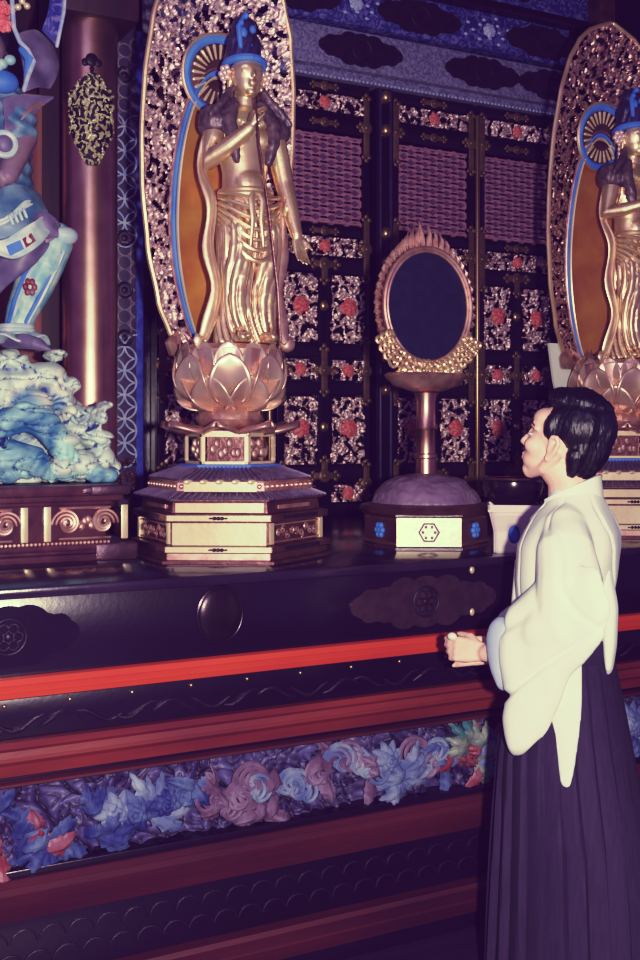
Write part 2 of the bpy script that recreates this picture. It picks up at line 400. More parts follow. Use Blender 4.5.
# scrolled ground relief
def ground(u, v):
    x = X0 + .05 + (X1 - X0 - .1) * u; z = .43 + .205 * v
    a = nz(x * 9, z * 9, 3) * 1.5; h = abs(nz(x * 16 + a, z * 16 - a, 1))
    h2 = abs(nz(x * 34 + a * 2, z * 34, 5))
    d = .035 * (1 - min(1, h * 4.0)) + .012 * (1 - min(1, h2 * 4)) + .02 * nz(x * 5, z * 5, 9)
    return (x - AX, AY + .075 - AYc - d - .01, z)
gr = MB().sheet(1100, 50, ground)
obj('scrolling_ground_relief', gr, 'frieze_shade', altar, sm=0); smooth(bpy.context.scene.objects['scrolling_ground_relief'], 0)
x = X0 + .06; i = 0
parts_f = []
while x < X1 - .08:
    xx = x; zone = 0 if x < .72 else 1 if x < 1.12 else 2 if x < 1.72 else 3 if x < 1.92 else 4
    typ = fz.choice([['leafs', 'fan', 'leafs'], ['fan', 'leafs', 'fan', 'bloom'], ['curl', 'curl', 'curl', 'leafs'], ['bloom', 'curl', 'fan'], ['fan', 'leafs', 'bloom', 'leafs']][zone])
    cols_ = [['frieze_blue', 'frieze_blue', 'frieze_red'], ['frieze_blue', 'frieze_blue', 'frieze_pale'], ['frieze_pale', 'frieze_mauve', 'frieze_pale', 'frieze_mauve'], ['frieze_pale', 'frieze_mauve'], ['frieze_green', 'frieze_blue', 'frieze_red', 'frieze_pale']][zone]
    cz = .53 + fz.uniform(-.045, .045)
    cx = x - AX
    mb = MB()
    if typ == 'bloom':
        R = fz.uniform(.055, .08)
        for ring, nn in ((1, 9), (.68, 7), (.38, 5)):
            for k in range(nn):
                leafmesh(mb, (cx, cz), k * 2 * PI / nn + ring * 3, R * ring, R * .34, .012, y_f - .02 + .03 * (ring - .6), 8, 4)
        mb.ell((cx, y_f - .03, cz), (R * .16, .012, R * .16))
        obj('carved_bloom', mb, fz.choice(cols_), altar, sm=0)
    elif typ == 'fan':
        a0 = fz.uniform(0, 2 * PI); nn = fz.randint(5, 7)
        for k in range(nn):
            leafmesh(mb, (cx, cz - .03), a0 + (k - nn / 2) * .42, fz.uniform(.08, .12), .024, .03, y_f + fz.uniform(-.01, .02), 12, 4, 1)
        obj('carved_leaf_spray', mb, fz.choice(cols_), altar, sm=0)
    elif typ == 'curl':
        s_ = fz.choice([-1, 1]); R = fz.uniform(.045, .065)
        for q in range(3):
            pts = []
            for k in range(22):
                a = k * .32; r = (R - q * .015) * (1 - k / 30)
                if r < .004: break
                pts.append((cx + s_ * r * math.cos(a) + s_ * .01 * q, y_f - .006 - .02 * (k / 22), cz + r * math.sin(a)))
            mb.tube(pts, [.009 * (1 - .02 * k) for k in range(len(pts))], 6)
        obj('carved_cloud_curl', mb, fz.choice(cols_), altar, sm=0)
    else:
        for k in range(5):
            leafmesh(mb, (cx + fz.uniform(-.03, .03), cz + fz.uniform(-.05, .03)), fz.uniform(0, 2 * PI), fz.uniform(.05, .1), .026, .018, y_f + fz.uniform(-.01, .02), 10, 5, .6)
        obj('carved_leaf_spray', mb, fz.choice(cols_), altar, sm=0)
    x += fz.uniform(.034, .05) if zone < 2 else fz.uniform(.024, .036); i += 1

# ------------------------------------------------------------------ carved openwork sheet
def openwork(mb, x0, x1, z0, z1, y, depth=.02, f=38, thr=.30, step=.0042, seed=0, edge=.004, inside=None, place=None):
    nx = max(6, int((x1 - x0) / step)); ny = max(6, int((z1 - z0) / step))
    def fn(u, v):
        x = x0 + (x1 - x0) * u; z = z0 + (z1 - z0) * v
        if inside and not inside(x, z): return None
        wx = nz(x * f * .5, z * f * .5, seed + 7) * 1.1; wz = nz(x * f * .5, z * f * .5, seed + 19) * 1.1
        n0 = nz(x * f + wx, z * f * .8 + wz, seed)
        e = min(x - x0, x1 - x, z - z0, z1 - z)
        if n0 < -thr and (inside or e > edge): return None
        h = abs(nz(x * f * 1.5 + wz * 2, z * f * 1.5 + wx * 2, seed + 31))
        q = y - depth * (.5 * min(1, (n0 + thr) * 3.2) + .5 * (1 - min(1, h * 3.5))) - depth * .5 * nz(x * f * .3, z * f * .3, seed + 3)
        return place(x, q, z) if place else (x, q, z)
    mb.sheet(nx, ny, fn); return mb
def rosette(mb, cx, y, cz, R, seed=0):
    rnd = random.Random(seed)
    for ring, nn, yo in ((1, 7, 0), (.72, 6, .35), (.45, 5, .6)):
        for k in range(nn):
            a = k * 2 * PI / nn + ring * 2 + rnd.uniform(-.2, .2)
            ca, sa = math.cos(a), math.sin(a)
            mb.ell((cx + ca * R * ring * .6, y - R * .35 * yo, cz + sa * R * ring * .6), (R * .36 * (.6 + ring * .4), R * .22, R * .36 * (.6 + ring * .4)), 8, 6)
    mb.ell((cx, y - R * .35, cz), (R * .2, R * .2, R * .2), 8, 6)

# ------------------------------------------------------------------ doors on the back wall
ROWS_SMALL = [(3.055, 3.135), (2.375, 2.462), (1.79, 1.885), (1.215, 1.295)]
ROWS_TALL = [(1.965, 2.285), (1.395, 1.71)]
def trefoil_plate(mb, cx, y, cz, up, dn, lf, rt, w=.016, t=.006):
    mb.box((cx - w, y - t, cz - dn), (cx + w, y, cz + up), .002)
    mb.box((cx - lf, y - t, cz - w), (cx + rt, y, cz + w), .002)
    mb.ell((cx, y - t * .6, cz), (w * 2.0, t, w * 2.0), 12, 6)
    mb.ell((cx, y - t * 1.6, cz), (w * .8, t, w * .8), 10, 6)
    for (dx, dz, on) in ((0, up, up), (0, -dn, dn), (-lf, 0, lf), (rt, 0, rt)):
        if on > w:
            ux, uz = (0, math.copysign(1, dz)) if dz else (math.copysign(1, dx), 0)
            for s_ in (-1, 0, 1):
                mb.ell((cx + dx + ux * (w if s_ == 0 else 0) + (s_ * w if ux == 0 else 0), y - t * .6, cz + dz + uz * (w if s_ == 0 else 0) + (s_ * w if uz == 0 else 0)), (w * .75, t * .8, w * .75), 10, 6)
doorn = 0
def door_leaf(xa, xb, seed):
    global doorn
    doorn += 1
    w = xb - xa; cx = (xa + xb) / 2; yd = WY
    d = bpy.data.objects.new('door_%d' % doorn, None); C.objects.link(d); d.location = (cx, yd, AT); d['kind'] = 'structure'
    H = 3.2 - AT
    hw = w / 2 + .02
    mb = MB()
    # stiles, mullion, horizontal rails with a recessed ground
    mb.box((-hw, 0, 0), (hw, .05, H))
    for xx in (-hw, hw - .04): mb.box((xx, -.035, 0), (xx + .04, .002, H), .004)
    mb.box((-.03, -.03, 0), (.03, .002, 2.30 - AT), .004)
    zs = [(1.154, 1.205), (1.305, 1.385), (1.72, 1.78), (1.895, 1.955), (2.295, 2.365), (2.472, 2.515), (2.96, 3.045), (3.145, 3.2)]
    for a, b in zs: mb.box((-hw + .03, -.032, a - AT), (hw - .03, .002, b - AT), .004)
    obj('door_frame', mb, 'lacquer', d)
    cols = ((-w / 2 + .012, -.04), (.04, w / 2 - .012))
    for k, (z0, z1) in enumerate(ROWS_TALL):
        for j, (a, b) in enumerate(cols):
            mb = openwork(MB(), a, b, z0 - AT, z1 - AT, -.022, .024, 44, .21, .0042, seed * 31 + k * 7 + j * 3)
            p = obj('carved_panel', mb, 'gold_carve', d, sm=0); smooth(p, 0)
            f = MB(); rosette(f, (a + b) / 2, -.045, (z0 + z1) / 2 - AT + .01, .048, seed + j)
            obj('carved_flower', f, 'flower_red', p, sm=60)
    for k, (z0, z1) in enumerate(ROWS_SMALL):
        cc = cols if k in (2, 3) else ((-w / 2 + .012, w / 2 - .012),)
        for j, (a, b) in enumerate(cc):
            mb = openwork(MB(), a, b, z0 - AT, z1 - AT, -.022, .022, 44, .21, .0042, seed * 17 + k * 5 + j)
            p = obj('carved_panel', mb, 'gold_carve', d, sm=0); smooth(p, 0)
            f = MB(); rosette(f, (a + b) / 2, -.04, (z0 + z1) / 2 - AT, .034, seed + j + k)
            obj('carved_flower', f, 'flower_red', p, sm=60)
    # lattice
    z0, z1 = 2.53 - AT, 2.945 - AT; a, b = -w / 2 + .012, w / 2 - .012
    lt = obj('lattice_backing', MB().box((a, -.012, z0), (b, .0, z1)), 'lattice_back', d)
    mb = MB()
    mb.box((a, -.03, z0), (a + .008, -.01, z1)); mb.box((b - .008, -.03, z0), (b, -.01, z1))
    mb.box((a, -.03, z0), (b, -.01, z0 + .008)); mb.box((a, -.03, z1 - .008), (b, -.01, z1))
    cw, ch = (b - a) / 5, (z1 - z0) / 8
    def clipseg(x, z, dx, dz):
        t0, t1 = 0, 1e9
        for p, dd, lo, hi in ((x, dx, a, b), (z, dz, z0, z1)):
            ta, tb = (lo - p) / dd, (hi - p) / dd
            if ta > tb: ta, tb = tb, ta
            t0 = max(t0, ta); t1 = min(t1, tb)
        return (t0, t1) if t1 > t0 + 1e-4 else None
    for sx in (1, -1):
        for k in range(-12, 20):
            x = a + cw * k if sx > 0 else b - cw * k
            r = clipseg(x, z0, sx * cw, ch)
            if r:
                p0 = Vector((x + sx * cw * r[0], 0, z0 + ch * r[0])); p1 = Vector((x + sx * cw * r[1], 0, z0 + ch * r[1]))
                dr = (p1 - p0).normalized(); nn = Vector((-dr.z, 0, dr.x)) * .0085
                mb.plate([((p0 + nn).x, (p0 + nn).z), ((p1 + nn).x, (p1 + nn).z), ((p1 - nn).x, (p1 - nn).z), ((p0 - nn).x, (p0 - nn).z)], -.026 if sx > 0 else -.024, -.012)
    obj('lattice_grille', mb, 'lattice', d, sm=0)
    mb = MB()
    for r in range(8):
        for c in range(5):
            for oz, ox in ((.5, .5), (0, 0)):
                xx, zz = a + cw * (c + ox), z0 + ch * (r + oz)
                if xx > a + .02 and zz > z0 + .02: mb.box((xx - .017, -.029, zz - .0045), (xx + .017, -.012, zz + .0045))
    obj('lattice_inlay', mb, 'lacquer', d, sm=0)
    # fittings
    for zz, k in ((1.835, 0), (2.335, 1), (1.34, 2), (2.49, 3), (3.0, 3), (3.17, 3)):
        mb = MB()
        if k == 0: trefoil_plate(mb, 0, -.032, zz - AT, .10, .10, .045, .045)
        elif k == 1: trefoil_plate(mb, 0, -.034, zz - AT, .01, .075, .06, .06)
        elif k == 2: trefoil_plate(mb, 0, -.034, zz - AT, .07, .01, .06, .06)
        else: trefoil_plate(mb, 0, -.034, zz - AT, .0, .0, .06, .06, .012)
        obj('metal_fitting', mb, 'gold_dull', d)
    for zz in (1.57, 2.14):
        obj('door_boss', MB().ell((0, -.03, zz - AT), (.022, .016, .026)), 'gold_rod', d)
    for sx in (-1, 1):
        for zz in (1.30, 1.835, 2.42, 3.0):
            mb = MB(); trefoil_plate(mb, sx * (w / 2 + .0), -.037, zz - AT, .14 if zz > 1.5 else .09, .14 if zz > 1.5 else .06, .0 if sx < 0 else .03, .0 if sx > 0 else .03)
            obj('metal_fitting', mb, 'gold_dull', d)
    return d
leaves = [(1.61, 2.06), (2.185, 2.635), (2.80, 3.245), (3.312, 3.755)]
for i, (a, b) in enumerate(leaves): door_leaf(a, b, i + 1)
# post with bosses between the leaves, brass rods
def post(xc, n):
    p = bpy.data.objects.new('trim_%d' % n, None); C.objects.link(p); p.location = (xc, WY, AT); p['kind'] = 'structure'
    obj('door_post', MB().box((-.05, -.05, 0), (.05, .03, 3.2 - AT), .01), 'blue_deep' if False else 'lacquer', p)
    for sx in (-.058, .0): obj('post_bead', MB().tube([(sx + .03, -.05, .01), (sx + .03, -.05, 3.2 - AT - .01)], .008, 8), 'hairdark', p)
    for py in (100, 133, 235, 264, 358, 390):
        z = at(379, py, WY).z - AT
        obj('door_boss', MB().ell((-.0, -.05, z), (.028, .03, .032), 20, 12), 'gold_rod', p)
post(at(380, 0, WY).x, 2)
r = bpy.data.objects.new('trim_3', None); C.objects.link(r); r.location = (3.278, WY, AT); r['kind'] = 'structure'
obj('door_astragal', MB().tube([(0, -.045, .02), (0, -.045, 1.98)], .012, 12), 'gold_rod', r)
obj('astragal_edge', MB().box((-.03, -.03, 0), (.03, .03, 2.04), .004), 'lacquer', r)
r = bpy.data.objects.new('trim_4', None); C.objects.link(r); r.location = (2.122, WY, AT); r['kind'] = 'structure'
obj('door_astragal', MB().tube([(0, -.045, .02), (0, -.045, 1.98)], .012, 12), 'gold_rod', r)
obj('astragal_edge', MB().box((-.03, -.03, 0), (.03, .03, 2.04), .004), 'lacquer', r)
# blue-black jamb left of the doors
xj = at(141, 0, 4.5).x
tag(obj('trim_5', MB().box((xj - .03, 4.5, AT), (xj + .012, 4.66, 3.9), .006), 'blue_deep'), kind='structure')
xj2 = 3.86
tag(obj('trim_6', MB().box((xj2 - .07, 4.45, AT), (xj2 + .12, 4.66, 3.75), .01), 'lacquer'), kind='structure')

# ------------------------------------------------------------------ lintel beams above the doors
def beam(n, z0, z1, y, m, xs=1.45, xe=3.95, bev=.006):
    o = obj('trim_%d' % n, MB().box((xs, y, z0), (xe, 4.66, z1), bev), m); tag(o, kind='structure'); return o
beam(7, 3.2, 3.245, 4.53, 'brocade_grey')
b8 = beam(8, 3.245, 3.43, 4.5, 'brocade_grey')
b9 = beam(9, 3.44, 3.63, 4.46, 'brocade_blue')
beam(10, 3.63, 3.68, 4.42, 'lacquer')
beam(11, 3.68, 3.9, 4.44, 'brocade_blue')
beam(12, 3.9, 4.1, 4.4, 'lacquer')
mb = MB()
for i in range(110): mb.ell((1.5 + i * .022, 4.527, 3.205), (.006, .005, .007), 6, 4)
obj('pearl_beading', mb, 'pale_blue', None).parent = b8
for (par, y, zc, xs_, w, h) in ((b8, 4.5, 3.34, [1.95, 2.57, 3.17 + .1, 3.9], .23, .085), (b9, 4.46, 3.535, [2.2, 2.87, 3.62], .24, .088), (b9, 4.44, 3.79, [1.9, 2.65, 3.4], .26, .09)):
    for xc in xs_:
        if xc + w > 3.95: xc = 3.95 - w
        mb = MB(); mb.plate(cloud_poly(xc, zc, w, h), y - .012, y + .002)
        mb.torus((xc, y - .012, zc), .05, .005)
        obj('cloud_fitting', mb, 'dark_metal', None, sm=30).parent = par
for xc, zc, y in ((2.52, 3.54, 4.46), (3.28, 3.54, 4.46), (2.3, 3.79, 4.44), (3.02, 3.79, 4.44)):
    mb = MB(); rosette(mb, xc, y - .004, zc, .04, 3)
    for k in range(14):
        a = k * 2.4; R = .05 + .006 * k
        mb.ell((xc + R * math.cos(a) * 1.3, y, zc + R * math.sin(a) * .6), (.012, .005, .008), 8, 5)
    obj('painted_flower_relief', mb, 'pale_blue', None).parent = b9
# post head and beam end at the right
tag(obj('trim_13', MB().box((3.88, 4.32, 3.25), (3.98, 4.42, 4.2), .008), 'copper_dark'), kind='structure')
mb = MB(); mb.tube([(3.55, 4.2, 3.98), (4.4, 4.15, 4.02)], .1, 20, round_=False)
mb2 = obj('trim_14', mb, 'copper_dark'); tag(mb2, kind='structure')
mb = MB()
rr = random.Random(5)
for k in range(26):
    x = 2.9 + k * .035
    mb.ell((x, 4.34 + rr.uniform(-.02, .02), 3.95 + rr.uniform(-.03, .03)), (.03, .03, .022), 8, 6)
tag(obj('trim_15', mb, 'gold_rose'), kind='structure')

# ------------------------------------------------------------------ gilt column with filigree band, patterned pilaster
cp = at(90, 430, 4.3); cr = .108
col = thing('gilt_column', 'round copper-gilt column with filigree plaque behind the painted rocks', 'column', (cp.x, 4.3, AT))
HC = at(90, 27, 4.3).z - AT
obj('column_shaft', MB().lathe([(cr * 1.0, 0), (cr, .02), (cr, HC - .02), (cr * .98, HC)], 48), 'copper', col)
obj('column_cap', MB().box((-.16, -.14, HC), (.16, .14, HC + .7), .01), 'wood_dark', col)
obj('column_base_ring', MB().lathe([(cr * 1.15, 0), (cr * 1.25, .03), (cr * 1.15, .08), (cr * 1.02, .1)], 40), 'copper_dark', col)
zt, zb = at(90, 72, 4.19).z - AT, at(90, 165, 4.19).z - AT
def fil_in(x, z):
    t = (z - zb) / (zt - zb)
    w = .095 * min(1, .25 + t * 2.0) * (1 if t < .8 else max(.2, 1 - (t - .8) * 4)); return abs(x + .0) < w
ang0 = math.radians(-90 - 12)
def wrap(R):
    def pl(x, y, z):
        a = ang0 + x / cr; r_ = R - y
        return (r_ * math.cos(a), r_ * math.sin(a), z)
    return pl
plq = obj('plaque_ground', MB().sheet(40, 60, lambda u, v: wrap(cr + .002)(-.1 + .2 * u, 0, zb + (zt - zb) * v) if fil_in((-.1 + .2 * u) * 1.0, zb + (zt - zb) * v) else None), 'dark_metal', col)
mb = openwork(MB(), -.1, .1, zb, zt, 0, .006, 82, .12, .0026, 4, inside=fil_in, place=wrap(cr + .004))
obj('filigree_plaque', mb, 'filigree', col, sm=0)
mb = MB()
for (dx, dz, r_) in ((0, .05, .026), (-.024, .04, .016), (.024, .04, .016), (0, .015, .01), (0, .0, .008)):
    p = wrap(cr)(dx, 0, zt + dz); mb.ell(p, (r_, .008, r_), 14, 8)
obj('plaque_finial', mb, 'dark_metal', col)

pp = at(124.5, 430, 4.42); pw = .052
pil = thing('patterned_pilaster', 'narrow flat pilaster inlaid with pale blue interlocking circles right of the column', 'pilaster', (pp.x, 4.42, AT))
HP = 2.75
obj('pilaster_board', MB().box((-pw, 0, 0), (pw, .08, HP), .004), 'pilaster', pil)
def zz_(py): return at(124, py, 4.42).z - AT
mb = MB()
def shippo(mb, za, zb_, r_):
    z = za
    while z < zb_:
        for cx, dz in ((0, 0), (-pw * .98, r_), (pw * .98, r_)):
            for q in range(4):
                a = q * PI / 2
            pts = []
            seg = []
            for k in range(25):
                a = 2 * PI * k / 24; x = cx + r_ * math.cos(a)
                if abs(x) <= pw: seg.append((x, -.003, z + dz + r_ * math.sin(a)))
                else:
                    if len(seg) > 2: mb.tube(seg, .004, 5)
                    seg = []
            if len(seg) > 2: mb.tube(seg, .004, 5)
        z += 2 * r_
shippo(mb, zz_(455), zz_(342), .05); obj('circle_inlay', mb, 'pale_blue', pil); mb = MB(); shippo(mb, zz_(235), zz_(125), .05)
obj('circle_inlay', mb, 'pale_blue', pil)
mb = MB()
shippo(mb, zz_(330), zz_(245), .028); obj('scale_inlay', mb, 'grey_inlay', pil); mb = MB(); shippo(mb, zz_(118), zz_(45), .028)
obj('scale_inlay', mb, 'grey_inlay', pil)
for py in (75, 238, 290, 338):
    mb = MB().torus((0, -.004, zz_(py)), .03, .006); mb.ell((0, -.004, zz_(py)), (.014, .006, .014))
    obj('medallion', mb, 'dark_metal', pil)
openwork_mb = openwork(MB(), -pw, pw, .0, zz_(458), -.004, .02, 50, .15, .004, 12)
obj('base_fitting', openwork_mb, 'copper_dark', pil, sm=0)

# ------------------------------------------------------------------ hexagonal pedestals
def hexring(R, z, n=6):
    return [(R * math.sin(k * PI / 3), -R * math.cos(k * PI / 3), z) for k in range(n)]
def hexloft(mb, prof, c=(0, 0, 0)):
    return mb.loops([[(p[0] + c[0], p[1] + c[1], p[2] + c[2]) for p in hexring(R, z)] for R, z in prof])
def on_face(R, k, a, h, off=0):
    """point on face k of a hexagon, a in -.5..5 along the face"""
    p0, p1 = Vector(hexring(R, 0)[k]), Vector(hexring(R, 0)[(k + 1) % 6])
    nn = ((p0 + p1) / 2).normalized(); p = p0.lerp(p1, a + .5) + nn * off
    return Vector((p.x, p.y, h))
def facebox(mb, R, k, a0, a1, z0, z1, d0, d1):
    q = [on_face(R, k, a, z, d) for d in (d0, d1) for z in (z0, z1) for a in (a0, a1)]
    mb.add(q, [(0, 1, 3, 2), (4, 6, 7, 5), (0, 4, 5, 1), (2, 3, 7, 6), (0, 2, 6, 4), (1, 5, 7, 3)]); return mb
def petal_mesh(L, W, lean0, lean1, tip=.25, cup=.03, out=0):
    """petal growing from origin outwards (+x) and up"""
    def fn(u, v):
        s_ = 2 * u - 1
        ang = math.radians(lean0 + (lean1 - lean0) * v)
        # integrate a simple arc
        n = 8; x = z = 0
        for k in range(n):
            a = math.radians(lean0 + (lean1 - lean0) * v * (k + .5) / n); x += math.cos(a) * L * v / n; z += math.sin(a) * L * v / n
        w = W * (math.sin(PI * min(1, (.12 + .88 * v) ** 1.15)) ** .55 if v < .999 else 0.0) * (1 - .15 * v)
        if v > .999: w = .002
        cu = cup * s_ * s_ * math.sin(PI * min(1, v + .1))
        tipx = tip * .02 * max(0, v - .8) * 5 * (1 - s_ * s_)
        return (x - math.sin(ang) * 0 - cu * math.sin(ang) + tipx, s_ * w, z + cu * math.cos(ang))
    return MB().sheet(10, 12, fn)
def solidify(o, t=.004):
    m = o.modifiers.new('s', 'SOLIDIFY'); m.thickness = t; m.offset = 0
def pedestal(loc, label, glabel, petal_m='gold_petal'):
    t = thing('hexagonal_pedestal', label, 'pedestal', loc)
    z = 0
    mb = hexloft(MB(), [(.335, 0), (.335, .008), (.315, .012), (.315, .03), (.325, .034), (.325, .05), (.305, .054)])
    obj('pedestal_foot', mb, 'copper_dark', t)
    mb = hexloft(MB(), [(.296, .05), (.296, .122), (.318, .126), (.318, .146), (.29, .15), (.285, .182), (.30, .186), (.30, .190)])
    obj('pedestal_body', mb, 'copper_dark', t)
    # panels on each face
    for k in range(6):
        front = k in (5,)
        mt = 'gold_cream' if k in (5, 2) else 'gold_rose'
        if k in (5,):  # face turned to the flash: its bright return painted as cream gilt
            mb = facebox(MB(), .296, k, -.48, .48, .054, .12, 0, .006); obj('flash_lit_gilt_panel', mb, 'gold_cream', t)
            mb = facebox(MB(), .318, k, -.49, .49, .128, .144, 0, .003); obj('flash_lit_gilt_panel', mb, 'gold_cream', t)
            mb = facebox(MB(), .29, k, -.46, .46, .152, .18, -.004, .006); obj('flash_lit_gilt_panel', mb, 'gold_cream', t)
            mb = facebox(MB(), .325, k, -.49, .49, .034, .05, 0, .003); obj('flash_lit_gilt_panel', mb, 'gold_cream', t)
            mb = facebox(MB(), .315, k, -.49, .49, .004, .03, 0, .003); obj('flash_lit_gilt_panel', mb, 'gold_rose', t)
            for zz, R_ in ((.136, .318), (.042, .325)):
                c = on_face(R_, k, 0, zz, .004); mb = MB()
                for q in (-2, -1, 0, 1, 2):
                    p = on_face(R_, k, q * .035, zz, .004); mb.ell(p, (.008, .004, .003 if abs(q) == 2 else .006), 8, 5)
                obj('dark_ornament', mb, 'dark_metal', t)
        else:
            mb = MB(); facebox(mb, .296, k, -.44, .44, .06, .064, 0, .006); facebox(mb, .296, k, -.44, .44, .112, .116, 0, .006)
            obj('panel_border', mb, 'gold_rose', t)
            mb = MB()
            for q in (-.46, .46): facebox(mb, .296, k, q - .025, q + .025, .056, .12, 0, .008)
            obj('corner_strip', mb, 'gold_cream', t)
            mb = MB(); rc = random.Random(k)
            for q in range(9):
                a = -.34 + .085 * q
                p = on_face(.296, k, a, .088 + .010 * math.sin(q * 2.3), .004)
                e1 = (on_face(.296, k, .1, 0) - on_face(.296, k, 0, 0)).normalized()
                pts = [p + e1 * (.012 * (1 - w / 14) * math.cos(w * .7 + q)) + Vector((0, 0, .014 * (1 - w / 14) * math.sin(w * .7 + q))) for w in range(11)]
                mb.tube(pts, .003, 6)
            obj('scroll_carving', mb, 'gold_rose', t)
            for zz, R_ in ((.136, .318), (.042, .325), (.166, .288)):
                mb = MB(); facebox(mb, R_, k, -.30, .30, zz - .006, zz + .006, 0, .003)
                obj('inlaid_strip', mb, 'gold_rose' if zz > .15 else 'dark_metal', t)
    # scale-roof tiers
    def tier(zb, Rb, zt_, Rt, zc):
        mb = hexloft(MB(), [(Rb, zb), (Rb + .004, zb + .004), (Rt, zt_)])
        o_ = obj('roof_tier', mb, 'roof_scale', t)
        mb = MB()
        for k in range(6):
            nn = 13
            for q in range(nn + 1):
                a = -.48 + .96 * q / nn
                p0 = on_face(Rb, k, a, zb + .006, .004); p1 = on_face(Rt, k, a, zt_ + .002, .0)
                mb.tube([p0, p1], .0035, 5, round_=False)
        obj('scale_ribs', mb, 'roof_scale', o_)
    tier(.190, .312, .213, .262, 0)
    mb = hexloft(MB(), [(.262, .211), (.268, .216), (.262, .24), (.272, .246)])
    obj('petal_frieze', mb, 'gold_rose', t)
    mb = MB()
    for k in range(6):
        for q in range(10):
            p = on_face(.264, k, -.45 + .1 * q, .229, .004); mb.ell(p, (.008, .008, .008), 8, 6)
    obj('bead_row', mb, 'gold_rose', t)
    mb = facebox(MB(), .264, 5, -.42, .42, .214, .243, -.004, .012)
    for q in range(5):
        p = on_face(.27, 5, -.36 + .18 * q, .243, .006); mb.ell(p, (.016, .006, .008), 10, 6)
    obj('flash_lit_gilt_panel', mb, 'gold_cream', t)  # flash-bright face again, lit tone put into the cream colour
    tier(.246, .262, .282, .17, 0)
    # blue line and railed upper block
    obj('blue_sill', hexloft(MB(), [(.165, .280), (.168, .283), (.168, .292), (.15, .294)]), 'blue', t)
    obj('upper_block', hexloft(MB(), [(.118, .29), (.118, .385)]), 'copper_dark', t)
    obj('upper_block_cornice', hexloft(MB(), [(.128, .38), (.148, .386), (.148, .398), (.12, .402)]), 'gold_rose', t)
    for k in range(6):
        mb = MB(); m_ = 'gold_cream'
        facebox(mb, .145, k, -.5, -.43, .292, .392, -.006, .004); facebox(mb, .145, k, .43, .5, .292, .392, -.006, .004)
        facebox(mb, .145, k, -.5, .5, .380, .392, -.006, .004); facebox(mb, .145, k, -.5, .5, .290, .302, -.006, .004)
        obj('rail_frame', mb, m_ if k in (5, 0, 4) else 'gold_rose', t)
        mb = MB()
        for q in range(7):
            p = on_face(.12, k, -.33 + .11 * q, .34 + .02 * math.sin(q * 2), .004); mb.ell(p, (.012, .008, .016), 8, 6)
        obj('block_carving', mb, 'gold_rose', t)
    # curled leaf ring
    pm = petal_mesh(.135, .062, -6, -2, cup=-.02)
    lst = []
    def fnl(u, v):
        s_ = 2 * u - 1; x = .09 + .135 * v; w = .058 * math.sin(PI * min(1, .2 + .78 * v)) ** .6 if v < .99 else .004
        zz = .012 * math.sin(v * PI) + .035 * max(0, v - .55) ** 1.2 * 2 - .018 * s_ * s_ - .014 * (v > .8) * 0
        return (x, s_ * w, zz)
    base = MB().sheet(10, 14, fnl)
    for k in range(8):
        a = k * PI / 4 + .2
        o_ = obj('curled_leaf', base, 'gold_rose', t, loc=(0, 0, .40), rz=a) if k == 0 else None
        if k == 0: l0 = o_; solidify(l0, .012)
        else:
            c = l0.copy(); C.objects.link(c); c.rotation_euler.z = a
    obj('lotus_neck', MB().lathe([(.07, .40), (.10, .415), (.112, .435), (.10, .46), (.07, .485)], 40), 'gold_rose', t)
    # lotus bowl
    lb = MB().lathe([(.05, .475), (.10, .49), (.145, .53), (.162, .59), (.165, .655), (.15, .672), (.10, .674), (0.01, .674)], 40)
    obj('lotus_bowl', lb, 'gold_rose', t)
    for layer, (n, R0, z0, L, W, l0_, l1_, off) in enumerate(((8, .06, .475, .165, .075, 2, 75, 0), (8, .10, .490, .175, .072, 35, 92, .39), (12, .15, .55, .13, .052, 78, 96, .1))):
        pb = petal_mesh(L, W, l0_, l1_, cup=-.022 if layer < 2 else -.012)
        first = None
        for k in range(n):
            a = off + k * 2 * PI / n
            if first is None:
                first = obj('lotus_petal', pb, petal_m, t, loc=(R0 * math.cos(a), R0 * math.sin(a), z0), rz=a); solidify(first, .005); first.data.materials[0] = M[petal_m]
            else:
                c = first.copy(); C.objects.link(c); c.location = (R0 * math.cos(a), R0 * math.sin(a), z0); c.rotation_euler.z = a
    return t

